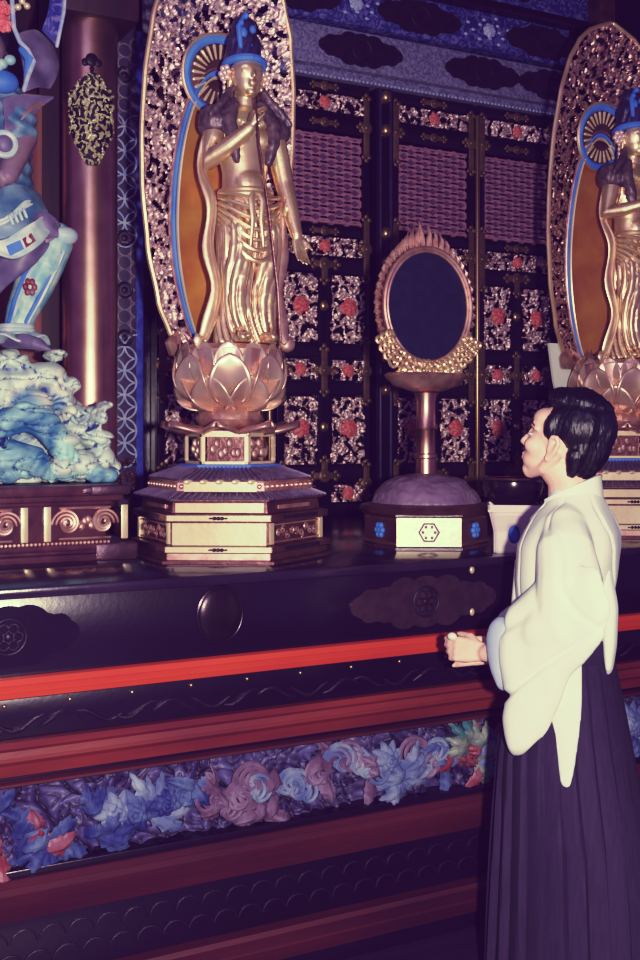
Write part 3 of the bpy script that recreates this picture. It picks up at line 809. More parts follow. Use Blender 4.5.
# ------------------------------------------------------------------ mandorla (boat-shaped openwork halo)
WPTS = [(0, .10), (.04, .155), (.12, .205), (.25, .25), (.4, .277), (.52, .284), (.65, .279), (.78, .258), (.87, .225), (.93, .178), (.97, .12), (1, .01)]
def hw(t):
    t = max(0, min(1, t))
    for (a, wa), (b, wb) in zip(WPTS, WPTS[1:]):
        if t <= b:
            f = (t - a) / (b - a); f = f * f * (3 - 2 * f) * .5 + f * .5; return (wa + (wb - wa) * f) * .95
    return .0
def bend(z, Hm): return -.14 * max(0, z / Hm) ** 2.5
def mandorla(loc, label, Hm, plate=False, hz=.92):
    t = thing('openwork_mandorla', label, 'halo', loc)
    def inside(x, z):
        return abs(x) < hw(z / Hm) - .004
    def place(x, q, z): return (x, q + bend(z, Hm) - .8 * x * x, z)
    mb = openwork(MB(), -.29, .29, 0.0, Hm, 0, .017, 56, .27, .0044, 11 if not plate else 23, inside=inside, place=place)
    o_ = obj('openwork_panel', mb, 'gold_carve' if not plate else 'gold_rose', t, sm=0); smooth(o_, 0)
    # rim
    for sx in (-1, 1):
        pts = [place(sx * hw(k / 60), -.006, Hm * k / 60) for k in range(61)]
        obj('outer_rim', MB().tube(pts, .009, 8), 'gold', t)
    # body halo: oval gold field, pale and blue bands
    c_z, a_, b_ = .45, .128, .46
    def oval(r0, r1, y):
        def fn(u, v):
            an = 2 * PI * u; r = r0 + (r1 - r0) * v
            x = (a_ + r) * math.cos(an); z = c_z + (b_ + r) * math.sin(an)
            if z < .03 : return None
            x *= 1 - .25 * max(0, -(z - c_z) / b_) ** 2
            return place(x, y - .01 * math.sin(PI * v), z)
        return fn
    def fld(u, v):
        an = 2 * PI * u; x = (a_ - .0) * v * math.cos(an); z = c_z + (b_ - .0) * v * math.sin(an)
        if z < .03: return None
        x *= 1 - .25 * max(0, -(z - c_z) / b_) ** 2
        return place(x, -.022 - .03 * (1 - v * v) * 0, z)
    obj('gold_field', MB().sheet(80, 16, fld), 'halo_gold', t, sm=0)
    obj('pale_band', MB().sheet(120, 4, oval(-.002, .012, -.03)), 'gold_cream', t, sm=0)
    obj('blue_band', MB().sheet(120, 4, oval(.010, .030, -.03)), 'blue', t, sm=0)
    obj('beaded_band', MB().sheet(120, 4, oval(.029, .040, -.028)), 'gold_rose', t, sm=0)
    # head halo
    zc = hz; R = .125
    def ring(r0, r1, y):
        def fn(u, v):
            an = 2 * PI * u; r = r0 + (r1 - r0) * v
            return place(r * math.cos(an), y - .008 * math.sin(PI * v), zc + r * math.sin(an))
        return fn
    obj('head_halo_disc', MB().sheet(60, 6, ring(.001, R - .02, -.028)), 'copper_dark', t, sm=0)
    obj('head_halo_blue_ring', MB().sheet(80, 4, ring(R - .022, R + .004, -.034)), 'blue', t, sm=0)
    obj('head_halo_gilt_ring', MB().sheet(80, 4, ring(R + .002, R + .014, -.033)), 'gold', t, sm=0)
    mb = MB()
    for k in range(24):
        an = k * 2 * PI / 24
        mb.tube([place(r * math.cos(an), -.036, zc + r * math.sin(an)) for r in (.055, .095)], [.003, .006], 6)
    obj('head_halo_rays', mb, 'gold_cream', t)
    mb = MB()
    rr = random.Random(8)
    for k in range(16):
        x = -.14 + .28 * k / 15
        mb.tube([(x, -.02, .0), (x * 1.05 + rr.uniform(-.02, .02), -.035, .03), (x * 1.1 + rr.uniform(-.02, .02), -.02, .07)], [.016, .014, .004], 7)
    obj('cloud_curls', mb, 'gold_rose', t)
    if plate:
        poly = [(-.20, .09), (-.175, -.06), (-.15, -.15), (-.125, -.205), (-.10, -.17), (-.075, -.06), (-.09, .03), (-.13, .09)]
        obj('flash_bright_plate', MB().plate(poly, -.004, .008), 'bead', t)  # white colour stands in for flash reflected off the plate
    return t

# ------------------------------------------------------------------ gilt standing figures
def hand(mb, wrist, d, nrm, L=.1, curl=.3, spread=.25, thumb=1, r=.0085):
    """simple hand: palm + four fingers + thumb; d direction, nrm palm normal"""
    d = Vector(d).normalized(); nrm = (Vector(nrm) - d * Vector(nrm).dot(d)).normalized(); s_ = d.cross(nrm)
    w = Vector(wrist); k = L / .18
    pc = w + d * .045 * k * 1.0
    mb.tube([w, w + d * .03 * k, w + d * .075 * k], [.022 * k, .028 * k, .03 * k], 10, flat=.55) if False else None
    for q in (-1.5, -.5, .5, 1.5):
        mb.tube([w + s_ * q * .008 * k, w + d * .04 * k + s_ * q * .014 * k, w + d * .085 * k + s_ * q * .018 * k], [.014 * k, .0145 * k, .011 * k], 8)
        ln = (.075, .085, .08, .062)[int(q + 1.5)] * k
        p = w + d * .085 * k + s_ * q * .018 * k; dd = (d + s_ * q * spread * .12).normalized(); pts = [p]; a = 0
        for j in range(3):
            a += curl * (1 + .15 * q)
            p = p + (dd * math.cos(a) + nrm * math.sin(a)) * ln / 3 * (1.15 - .15 * j); pts.append(p)
        mb.tube(pts, [r * k * 1.05, r * k, r * k * .9, r * k * .75], 8)
    p = w + d * .02 * k + s_ * thumb * .018 * k
    t1 = (d * .75 + s_ * thumb * .6 + nrm * .35).normalized(); t2 = (d * .95 + s_ * thumb * .1 + nrm * .45).normalized()
    mb.tube([p, p + t1 * .04 * k, p + t1 * .04 * k + t2 * .03 * k, p + t1 * .04 * k + t2 * .055 * k], [r * k * 1.5, r * k * 1.25, r * k * 1.05, r * k * .85], 8)

def gilt_figure(loc, label, arms='staff'):
    t = thing('gilt_standing_figure', label, 'statue', loc)
    mb = MB()
    # skirt loft, slight hip sway
    prof = [(0, .098, .085, 0), (.03, .096, .082, 0), (.12, .088, .072, 0), (.22, .088, .07, .004), (.32, .097, .075, .008), (.40, .098, .078, .008), (.455, .085, .07, .004), (.50, .074, .062, .0), (.54, .072, .06, -.002), (.60, .085, .062, -.004),
            (.66, .098, .062, -.004), (.70, .098, .056, -.002), (.73, .075, .045, 0), (.75, .035, .032, 0), (.79, .03, .03, 0)]
    mb.loops([[(cx + rx * math.cos(2 * PI * i / 40), ry * math.sin(2 * PI * i / 40) * (1 + .0), z) for i in range(40)] for z, rx, ry, cx in prof])
    mb.ell((0, -.038, .50), (.052, .036, .05))             # belly
    for s_ in (-1, 1):
        mb.ell((s_ * .04, -.042, .645), (.042, .026, .034))  # chest
        mb.tube([(s_ * .047 + .006, -.03, .36), (s_ * .045, -.045, .22), (s_ * .042, -.035, .05)], [.055, .047, .04], 14)
        mb.ell((s_ * .045, -.075, .015), (.025, .05, .016))  # feet
    # arms
    if arms == 'staff':
        A = [((-.098, 0, .70), (-.128, -.02, .565), (-.035, -.115, .655), .037, .032, .021), ((.098, 0, .70), (.135, -.01, .52), (.155, -.06, .35), .037, .032, .02)]
    else:
        A = [((-.098, 0, .70), (-.135, -.01, .55), (-.06, -.12, .575), .037, .032, .021), ((.098, 0, .70), (.13, -.01, .55), (.05, -.12, .60), .037, .032, .02)]
    for a, b, c, r1, r2, r3 in A:
        mb.tube([a, Vector(a).lerp(Vector(b), .5), b, Vector(b).lerp(Vector(c), .5), c], [r1, r1 * .95, r2, r2 * .85, r3], 12)
    if arms == 'staff':
        hand(mb, (-.035, -.115, .655), (.25, -.15, 1), (1, .1, 0), .105, .55, thumb=-1)
        hand(mb, (.155, -.06, .35), (.1, -.3, -1), (0, -1, .2), .115, .12, thumb=-1)
    else:
        hand(mb, (-.06, -.12, .575), (.7, -.3, .8), (0, -1, 0), .1, .3, thumb=-1)
        hand(mb, (.05, -.12, .60), (-.6, -.3, .6), (0, -1, 0), .1, .3, thumb=1)
    # head
    hz = .845
    mb.tube([(0, .0, .74), (0, -.004, .80)], [.034, .032], 14)
    for zz in (.765, .778, .79): mb.torus((0, 0, zz), .031, .004, axis='z', n=20, m=6)
    mb.ell((0, -.006, hz + .012), (.056, .062, .066), 22, 16); mb.ell((0, -.022, hz - .022), (.044, .042, .046), 20, 14)
    mb.ell((0, -.052, hz - .054), (.016, .012, .012))                                       # chin
    mb.tube([(0, -.062, hz + .018), (0, -.074, hz - .008)], [.0045, .008], 8)               # nose
    mb.ell((0, -.068, hz - .028), (.015, .006, .0045)); mb.ell((0, -.066, hz - .036), (.012, .006, .0045))
    for s_ in (-1, 1):
        mb.tube([(s_ * .008, -.064, hz + .020), (s_ * .022, -.062, hz + .027), (s_ * .036, -.052, hz + .022)], .0035, 6)
        mb.ell((s_ * .021, -.057, hz + .009), (.013, .006, .006))
        mb.ell((s_ * .056, -.002, hz - .012), (.006, .012, .034))
    def disp(co, n):
        x, y, z = co
        if z > .47 or n.z > .9 or n.z < -.9: return 0
        if abs(x) > .125: return 0
        th = math.atan2(x, -y)
        amp = .0065 * min(1, (.47 - z) / .05)
        f1 = math.sin(th * 11 + 3 * math.sin(z * 14) + z * 10)
        sag = math.sin((z + .9 * (abs(x) - .045) ** 2 * 14) * 62)
        w = max(0, 1 - abs(abs(x) - .045) / .05) * (1 if y < 0 else 0) * min(1, z / .12)
        f = (1 - w * .85) * (abs(f1) * 2 - 1) + w * .38 * (1 - abs(sag) * 1.6)
        return amp * f
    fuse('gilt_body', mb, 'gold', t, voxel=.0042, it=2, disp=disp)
    # drapery apron folds over the hips and sash
    mb = MB()
    for k in range(7):
        z0 = .47 - .016 * k; dp = .02 + .017 * k
        pts = []
        for q in range(17):
            a = -1.35 + 2.7 * q / 16
            pts.append((.104 * math.sin(a) + .004, -.088 * math.cos(a) - .004, z0 - dp * math.cos(a) ** 2 + .0 * k))
        mb.tube(pts, .0075, 7)
    obj('draped_overskirt', mb, 'gold', t)
    mb = MB()
    for q, z0 in enumerate((.465, .478)): mb.torus((.0, -.006, z0), .082, .009, axis='z', n=36, sz=1.0)
    for s_ in (-1, 1): mb.tube([(s_ * .01, -.09, .47), (s_ * .02, -.1, .44), (s_ * .014, -.098, .38), (s_ * .022, -.098, .3)], [.01, .012, .009, .005], 8, flat=.5)
    obj('waist_sash', mb, 'gold', t)
    # scarves falling beside the legs
    for s_ in (-1, 1):
        pts = [(s_ * .105, .005, .70), (s_ * .15, .01, .56), (s_ * .125, -.02, .44), (s_ * .13, -.01, .3), (s_ * .108, -.02, .16), (s_ * .135, 0, .03), (s_ * .15, .0, .005)]
        cv = []
        P_ = [Vector(p) for p in pts]
        for k in range(len(P_) - 1):
            for q in range(5):
                u = q / 5; p0 = P_[max(0, k - 1)]; p1 = P_[k]; p2 = P_[k + 1]; p3 = P_[min(len(P_) - 1, k + 2)]
                cv.append(.5 * ((2 * p1) + (p2 - p0) * u + (2 * p0 - 5 * p1 + 4 * p2 - p3) * u * u + (3 * p1 - p0 - 3 * p2 + p3) * u ** 3))
        cv.append(P_[-1])
        mb = MB().tube(cv, [.012 + .004 * math.sin(k * .9) + .0004 * k for k in range(len(cv))], 10, flat=.4)
        mb.tube([c + Vector((s_ * -.012, -.006, 0)) for c in cv], .006, 6)
        obj('scarf', mb, 'gold' if s_ < 0 else 'gold_rose', t)
    # shoulder shawl and long hair locks
    mb = MB()
    for s_ in (-1, 1):
        mb.ell((s_ * .100, -.0, .695), (.058, .055, .058), 18, 12)
        mb.tube([(s_ * .05, -.02, .755), (s_ * .075, -.052, .69), (s_ * .07, -.066, .63), (s_ * .055, -.064, .57)], [.022, .024, .022, .014], 10)
        for q in range(4): mb.tube([(s_ * .055, .01 - .012 * q, .80), (s_ * (.075 + .01 * q), -.01 - .012 * q, .74), (s_ * (.10 + .012 * q), -.02 - .01 * q, .705)], [.012, .013, .009], 8)
    mb.ell((0, .02, .70), (.10, .045, .06))
    fuse('shoulder_shawl', mb, 'shawl', t, voxel=.005, it=3, disp=lambda co, n: .004 * nz(co.x * 60, co.y * 60, co.z * 60))
    # necklace
    mb = MB()
    for q in range(13):
        a = -1.2 + 2.4 * q / 12
        mb.ell((.055 * math.sin(a), -.062 * math.cos(a) - .006, .715 - .035 * math.cos(a) ** 2), (.0075, .006, .0075), 8, 6)
    mb.ell((0, -.073, .668), (.012, .006, .014))
    obj('necklace', mb, 'gold_cream', t)
    # hair, crown and blue headband
    mb = MB(); mb.ell((0, .012, hz + .035), (.062, .062, .055), 20, 14)
    mb.ell((0, .008, hz + .105), (.05, .046, .058)); mb.ell((0, .008, hz + .165), (.042, .036, .04))
    for k in range(10):
        a = k * PI / 5; mb.tube([(.045 * math.cos(a), .01 + .045 * math.sin(a), hz + .06), (.045 * math.cos(a + .4), .008 + .045 * math.sin(a + .4), hz + .12), (.012 * math.cos(a), .008, hz + .19)], [.014, .012, .008], 7)
    fuse('piled_hair', mb, 'hairdark', t, voxel=.005, it=1)
    mb = MB()
    ring = []
    for q in range(33):
        a = 2 * PI * q / 32; ring.append((.062 * math.sin(a), -.064 * math.cos(a) + .004, hz + .044 + .008 * math.cos(a)))
    mb.tube(ring, .0125, 8, round_=False)
    obj('blue_headband', mb, 'blue', t)
    mb = MB()
    for (x, z, r_) in ((-.02, .135, .018), (.012, .15, .014), (-.028, .165, .012), (0, .10, .014), (-.012, .19, .012)):
        mb.ell((x, -.034, hz + z), (r_ * .8, .012, r_), 10, 8)
    mb.tube([(-.03, -.035, hz + .09), (-.036, -.035, hz + .15), (-.012, -.03, hz + .2)], [.008, .01, .004], 8)
    obj('blue_crown_ornament', mb, 'blue', t)
    for s_ in (-1, 1):
        mb = MB(); c = Vector((s_ * .07, -.002, hz + .01))
        for k in range(7):
            a = k * 2 * PI / 6; mb.ell(c + Vector((0 if k == 6 else .006 * math.cos(a), -.016 * math.cos(a) * (k < 6), .018 * math.sin(a) * (k < 6))), (.01, .010, .010), 8, 6)
        for k in range(6): mb.ell(c + Vector((s_ * .004, -.004, -.03 - .018 * k)), (.006, .006, .009), 8, 6)
        obj('hanging_earring', mb, 'gold_carve', t)
    if arms == 'staff':
        s_ = MB().tube([(-.03, -.148, .74), (-.018, -.152, .60), (.015, -.15, .40), (.048, -.145, .16), (.06, -.14, .0)], .0035, 8)
        st = obj('lotus_stem_staff', s_, 'copper_dark', None)
        st.location = loc
        tag(st, 'thin dark staff held before the chest of the central gilt figure', 'staff')
    return t

PC = (1.395, 3.30)
pedestal((PC[0], PC[1], AT), 'tiered hexagonal gilt pedestal with lotus bowl under the figure left of the mirror', '')
mandorla((1.40, 3.49, AT + .66), 'boat-shaped gilt openwork halo with blue bands behind the central standing figure', 1.36)
gilt_figure((1.415, 3.225, AT + .676), 'gilt standing figure holding a staff, one arm hanging, left of the oval mirror', 'staff')
P2 = (3.06, 3.30)
pedestal((P2[0] - .01, P2[1], AT), 'tiered gilt pedestal with lotus bowl partly hidden behind the man in white', '')
mandorla((3.06, 3.49, AT + .66), 'dark bronze-gilt openwork halo with blue bands at the right edge', 1.36, plate=True)
gilt_figure((3.055, 3.225, AT + .676), 'gilt standing figure with both hands raised before its waist at the right edge', 'waist')

# ------------------------------------------------------------------ mirror on its stand
MC = (2.112, 3.24)
t = thing('oval_mirror', 'dark oval mirror in a gilt flame frame standing on a column over the altar', 'mirror', (MC[0], MC[1], AT))
hx = hexloft(MB(), [(.222, 0), (.222, .008), (.214, .012), (.214, .108), (.222, .112), (.222, .118)])
ba = obj('hexagonal_base', hx, 'lacquer_brown', t)
mb = facebox(MB(), .214, 5, -.5, .5, .013, .107, -.003, .006); obj('flash_lit_gilt_panel', mb, 'gold_cream', ba)  # cream colour carries the flash reflection on this side of the base
mb = MB()
c = on_face(.214, 5, 0, .06, .008); e1 = (on_face(.214, 5, .1, 0) - on_face(.214, 5, 0, 0)).normalized()
pts = [c + e1 * .033 * math.cos(k * PI / 3) + Vector((0, 0, .033 * math.sin(k * PI / 3))) for k in range(7)]
mb.tube(pts, .0045, 6)
for k in range(6): mb.ell((pts[k] + c) / 2 + (pts[k] - c) * .12, (.006, .006, .006), 8, 5)
obj('hexagon_emblem', mb, 'grey_inlay', ba)
for k in (4, 0):
    mb = MB(); c = on_face(.214, k, 0, .06, .002); e1 = (on_face(.214, k, .1, 0) - on_face(.214, k, 0, 0)).normalized()
    for q in range(6):
        a = q * PI / 3; mb.ell(c + e1 * .018 * math.cos(a) + Vector((0, 0, .018 * math.sin(a))), (.011, .011, .011), 10, 6)
    mb.ell(c, (.012, .012, .012)); 
    obj('blue_flower_emblem', mb, 'blue', ba)
    mb = MB(); facebox(mb, .214, k, -.48, .48, .016, .024, 0, .004); facebox(mb, .214, k, -.48, .48, .096, .104, 0, .004)
    obj('panel_border', mb, 'gold_dull', ba)
obj('rim', MB().lathe([(.20, .116), (.230, .120), (.234, .130), (.225, .142), (.19, .15)], 6 * 8, a0=0), 'copper_dark', t)
def dome(co, n): return .006 * nz(co.x * 22, co.y * 22, co.z * 22) + .003 * nz(co.x * 60, co.y * 60, co.z * 60)
mb = MB().lathe([(.185, .135), (.19, .15), (.175, .185), (.14, .22), (.09, .24), (.03, .247)], 40)
fuse('rocky_mound', mb, 'stone', t, voxel=.006, it=2, disp=dome)
sb = MB().lathe([(.05, .23), (.046, .245), (.036, .25), (.034, .30), (.04, .305), (.04, .315), (.034, .32), (.034, .40), (.038, .405), (.034, .41), (.034, .50), (.04, .53), (.05, .535), (.03, .54)], 32)
obj('stem', sb, 'copper', t)
obj('stem_cup', MB().lathe([(.03, .53), (.07, .538), (.13, .556), (.165, .59), (.15, .60), (.02, .60)], 40, sy=.5), 'gold_rose', t)
zc = at(429, 307, MC[1]).z - AT
ea, eb = .16, .186
mf = MB()
def face(u, v):
    a = 2 * PI * u; return (ea * v * math.cos(a), -.012, zc + eb * v * math.sin(a))
obj('mirror_face', MB().sheet(72, 6, face), 'mirror', t, sm=0)
obj('mirror_back', MB().loops([[((ea + .03) * s * math.cos(2 * PI * i / 60), y, zc + (eb + .03) * s * math.sin(2 * PI * i / 60)) for i in range(60)] for y, s in ((-.008, .93), (.012, 1), (.03, 1), (.036, .96))]), 'copper_dark', t)
mb = MB()
for r_, q in ((.006, .0055), (.018, .008)):
    mb.tube([((ea + r_) * math.cos(2 * PI * k / 72), -.016, zc + (eb + r_) * math.sin(2 * PI * k / 72)) for k in range(73)], q, 8, round_=False)
obj('inner_rim', mb, 'gold_rose', t)
mb = MB(); rr = random.Random(4)
N_ = 46
for k in range(N_):
    a = 2 * PI * k / N_ + PI / 2
    up = max(0, math.sin(a)); topf = max(0, math.sin(a)) ** 6
    sgn = 1 if math.cos(a) > 0 else -1
    L_ = .032 + .05 * topf + rr.uniform(-.004, .008)
    for row in range(2):
        r0 = .016 + row * .014
        p = Vector(((ea + r0) * math.cos(a + row * .06), .016 - .012 * row, zc + (eb + r0) * math.sin(a + row * .06)))
        nrm = Vector((math.cos(a), 0, math.sin(a))); tg = Vector((0, 0, 1)) - nrm * nrm.z
        if tg.length < .1: tg = Vector((-sgn * .2, 0, 0))
        d1 = (nrm + tg * .9).normalized()
        LL = L_ * (1 if row == 0 else .7)
        pts = [p, p + d1 * LL * .4 + nrm * .004, p + d1 * LL * .75 + Vector((0, -.006, 0)), p + d1 * LL * .9 + Vector((-sgn * .008, -.004, LL * .3))]
        mb.tube(pts, [.010, .0105, .007, .002], 7)
obj('flame_frame', mb, 'gold_rose', t)
mb = MB()
for k in range(17):
    a = -PI / 2 + (k - 8) * .13
    for r_ in (.02, .044, .066):
        c = ((ea + r_ + .01) * math.cos(a), -.02, zc + (eb + r_) * math.sin(a))
        pts = [(c[0] + .019 * (1 - w / 10) * math.cos(w * .8 + k), c[1] - .001 * w, c[2] + .018 * (1 - w / 10) * math.sin(w * .8 + k)) for w in range(9)]
        mb.tube(pts, .0065, 6)
for k in range(9):
    x = -.1 + .025 * k; mb.ell((x, -.01, .585 + .01 * abs(k - 4) * .6), (.02, .022, .022), 8, 6)
obj('cloud_scroll_base', mb, 'gold', t)

# ------------------------------------------------------------------ offering stand and bowl
SC_ = (2.25, 2.926)
t = thing('offering_stand', 'pale wooden footed offering stand with an oval opening beside the mirror base', 'stand', (SC_[0], SC_[1], AT), math.radians(-35))
mb = MB()
h = .062; H_ = .135
for (sx, sy) in ((0, -1), (-1, 0), (0, 1), (1, 0)):
    # side with an oval hole: ring sheet from oval to rectangle
    def fn(u, v, sx=sx, sy=sy):
        a = 2 * PI * u
        ox, oz = .019 * math.cos(a), .062 + .03 * math.sin(a)
        c_, s_ = math.cos(a), math.sin(a)
        k = min(h / abs(c_) if abs(c_) > 1e-6 else 1e9, (.0675) / abs(s_) if abs(s_) > 1e-6 else 1e9)
        rx, rz = c_ * k, .0675 + s_ * k
        x = ox + (rx - ox) * v; z = oz + (rz - oz) * v
        fl = 1 + .25 * max(0, z - .07) / .065
        return (x * fl if sx == 0 else sx * h * fl, sy * h * fl if sx == 0 else x * fl, z)
    mb.sheet(64, 4, fn)
o_ = obj('box_foot', mb, 'white_wood', t, sm=20); solidify(o_, .006)
obj('oval_lining', MB().ell((0, -.048, .062), (.02, .012, .032)), 'blue', t)
tr = MB().box((-.084, -.084, .135), (.084, .084, .142))
for a, b in (((-.084, -.084, .142), (.084, -.078, .158)), ((-.084, .078, .142), (.084, .084, .158)), ((-.084, -.084, .142), (-.078, .084, .158)), ((.078, -.084, .142), (.084, .084, .158))): tr.box(a, b)
obj('tray', tr, 'white_wood', t, sm=20)
t = thing('lacquer_bowl', 'round black lacquer bowl resting on the pale offering stand', 'bowl', (SC_[0] + .0, SC_[1] + .0, AT + .1425))
obj('bowl', MB().lathe([(.04, 0), (.045, .004), (.06, .012), (.09, .04), (.1, .07), (.098, .09), (.086, .1), (.08, .1), (.085, .085), (.07, .04), (.01, .02)], 40), 'black_bowl', t)
obj('rim', MB().torus((0, 0, .098), .087, .005, axis='z'), 'copper_dark', t)

# ------------------------------------------------------------------ left platform
px0, px1, py0 = .0, 1.085, 3.34
t = thing('carved_platform', 'low brown carved platform with gilt strips under the painted rocks at left', 'platform', ((px0 + px1) / 2, 3.8, AT))
def lp(x, y, z): return (x - (px0 + px1) / 2, y - 3.8, z)
def pbox(mb, x0, x1, y0, y1, z0, z1, b=.004): mb.box(lp(x0, y0, z0), lp(x1, y1, z1), b); return mb
xe = 1.0
mb = MB(); pbox(mb, px0, px1, py0 - .03, 4.15, 0, .022); pbox(mb, px0, px1 - .01, py0 - .02, 4.15, .022, .034); pbox(mb, px0, px1, py0 - .03, 4.15, .034, .052)
obj('bottom_moulding', mb, 'lacquer_brown', t)
mb = MB(); pbox(mb, px0, xe - .005, py0, 4.1, .05, .185); obj('core', mb, 'lacquer_brown', t)
mb = MB(); pbox(mb, px0, xe + .01, py0 - .012, 4.1, .170, .182); pbox(mb, px0, xe + .045, py0 - .02, 4.12, .182, .2); pbox(mb, px0, xe + .06, py0 - .035, 4.14, .2, .232, .006)
obj('top_moulding', mb, 'lacquer_brown', t)
mb = MB()
for k in range(80): mb.ell(lp(px0 + .01 + k * .0125, py0 - .018, .056), (.006, .005, .006), 6, 4)
obj('bead_row', mb, 'gold_rose', t)
mb = MB(); pbox(mb, xe - .06, xe + .062, py0 - .038, py0 - .03, .203, .229, .003); mb.ell(lp(xe - .06, py0 - .034, .216), (.03, .004, .013), 12, 8); obj('end_fitting', mb, 'mon_metal', t); mb = MB(); pbox(mb, px1 - .13, px1 + .002, py0 - .034, py0 - .025, .004, .05, .003)
obj('end_fitting', mb, 'mon_metal', t)
for px in (24, 47, 124, -30):
    xx = X_(px, py0)
    mb = MB(); pbox(mb, xx - .011, xx + .011, py0 - .008, py0 + .002, .062, .168, .002); obj('gilt_strip', mb, 'gold_cream', t)
for pxa, pxb in ((53, 116), (-45, 18)):
    xa, xb = X_(pxa, py0), X_(pxb, py0); cx, w = (xa + xb) / 2, (xb - xa) / 2
    mb = MB()
    for s_ in (-1, 1):
        for q in range(3):
            pts = []
            for k in range(26):
                a = k * .3; r_ = (.046 - .013 * q) * (1 - k / 34)
                pts.append(lp(cx + s_ * (w * .58) - s_ * r_ * math.cos(a) * -1, py0 - .004 - .0004 * k, .115 + r_ * math.sin(a)))
            mb.tube(pts, .005, 6)
    for k in range(9): mb.ell(lp(cx - .04 + .01 * k, py0 - .002, .115 + .012 * math.sin(k * 1.7)), (.012, .008, .014), 8, 6)
    for zz in (.068, .162): mb.tube([lp(xa + .02, py0 - .004, zz), lp(xb - .02, py0 - .004, zz)], .004, 6)
    obj('cartouche_carving', mb, 'gold_rose', t)

# ------------------------------------------------------------------ painted rocks
RZ = AT + .232
rr = random.Random(12)
def P3(px, py, Y): return at(px, py, Y)
mb = MB()
rc = at(45, 480, 3.62)
t = thing('painted_rocks', 'pale cyan and white painted cloud-like rocks with a curling wave under the armoured figure', 'rocks', (rc.x, 3.62, RZ))
def rl(px, py, Y): p = at(px, py, Y); return (p.x - rc.x, p.y - 3.62, max(p.z - RZ, -.0))
lumps = [(20, 385, 3.62, .075, .05), (45, 375, 3.6, .07, .045), (30, 405, 3.55, .085, .05), (58, 395, 3.6, .05, .055), (70, 385, 3.62, .035, .03), (10, 360, 3.64, .06, .035), (66, 412, 3.58, .03, .035),
         (-10, 390, 3.6, .08, .08), (-10, 430, 3.6, .1, .09), (40, 428, 3.56, .06, .035), (88, 415, 3.6, .035, .03), (96, 438, 3.56, .06, .035), (75, 430, 3.58, .05, .03), (62, 440, 3.5, .06, .03),
         (100, 460, 3.55, .05, .05), (80, 465, 3.5, .06, .05), (111, 468, 3.58, .03, .04), (60, 468, 3.48, .05, .04), (97, 418, 3.52, .024, .034), (104, 405, 3.52, .018, .016), (45, 470, 3.5, .04, .04), (-20, 465, 3.5, .1, .05), (55, 355, 3.64, .04, .02)]
mb = MB()
for (px, py, Y, rx, rz_) in lumps:
    c = rl(px, py, Y); mb.ell(c, (rx, .09, rz_), 18, 12)
mb.ell((-.05, .06, .12), (.25, .14, .22)); mb.box((-.4, -.12, 0), (.19, .2, .06))
def rd(co, n):
    a = nz(co.x * 9, co.y * 9, co.z * 9)
    h_ = abs(nz(co.x * 14 + a, co.y * 9, co.z * 20 + a * 2))
    h2 = abs(nz(co.x * 8, co.y * 8, co.z * 26 + 3))
    return -.016 * max(0, 1 - h2 * 9) - .006 * max(0, 1 - h_ * 9) + .006 * nz(co.x * 7, co.y * 7, co.z * 12)
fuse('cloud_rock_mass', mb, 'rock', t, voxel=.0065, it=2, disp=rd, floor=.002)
mb = MB()
pts = [rl(px, py, 3.46) for px, py in ((-35, 440), (0, 425), (25, 416), (45, 424), (58, 440), (66, 456), (78, 470))]
mb.tube(pts, [.03, .045, .05, .05, .045, .04, .03], 14)
mb.tube([rl(px, py, 3.44) for px, py in ((-10, 462), (15, 455), (35, 460), (50, 474))], [.05, .05, .045, .03], 12)
for (px, py, r_) in ((30, 470, .028), (8, 474, .03), (96, 474, .03), (110, 476, .024), (66, 474, .026)):
    c = rl(px, py, 3.44)
    mb.ell(c, (r_ * 1.3, .03, r_))
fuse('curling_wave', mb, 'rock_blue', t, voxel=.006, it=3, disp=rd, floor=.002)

# ------------------------------------------------------------------ armoured figure on the rocks
t = thing('armoured_figure', 'blue-green painted armoured figure in flowing robes striding on the rocks at left', 'statue', at(10, 350, 3.6))
g0 = at(10, 350, 3.6)
def gl(px, py, Y): p = at(px, py, Y) - g0; return (p.x, p.y, p.z)
mb = MB()
hipL = gl(0, 235, 3.6)
mb.tube([gl(-22, 100, 3.62), gl(-12, 150, 3.6), gl(-8, 200, 3.6), gl(-5, 235, 3.6)], [.105, .12, .11, .12], 18)      # torso
mb.tube([gl(8, 235, 3.6), gl(52, 242, 3.5), gl(36, 285, 3.53), gl(16, 328, 3.56)], [.085, .068, .056, .034], 16)      # forward leg
mb.tube([gl(-20, 240, 3.62), gl(-45, 290, 3.62), gl(-55, 335, 3.62)], [.09, .06, .036], 16)
mb.tube([gl(0, 95, 3.58), gl(22, 140, 3.5), gl(8, 175, 3.42)], [.055, .05, .032], 12)                                 # near arm
mb.tube([gl(-40, 95, 3.6), gl(-70, 60, 3.56), gl(-85, 15, 3.5)], [.055, .045, .03], 12)
hand(mb, gl(8, 175, 3.42), (-.6, -.3, -.5), (0, -1, 0), .11, .6)
hand(mb, gl(-85, 15, 3.5), (0, -.1, 1), (0, -1, 0), .11, .6)
mb.ell(gl(-14, 52, 3.58), (.062, .07, .078)); mb.tube([gl(-18, 80, 3.6), gl(-16, 62, 3.6)], .04, 10)
c = Vector(gl(-14, 52, 3.58)); mb.ell(c + Vector((0, -.07, -.008)), (.012, .016, .014)); mb.ell(c + Vector((0, -.06, -.04)), (.022, .014, .012))
for s_ in (-1, 1): mb.ell(c + Vector((s_ * .025, -.062, .018)), (.012, .008, .008)); mb.ell(c + Vector((s_ * .062, 0, -.01)), (.01, .014, .022))
fuse('figure_body', mb, 'fig_skin', t, voxel=.006, it=3)
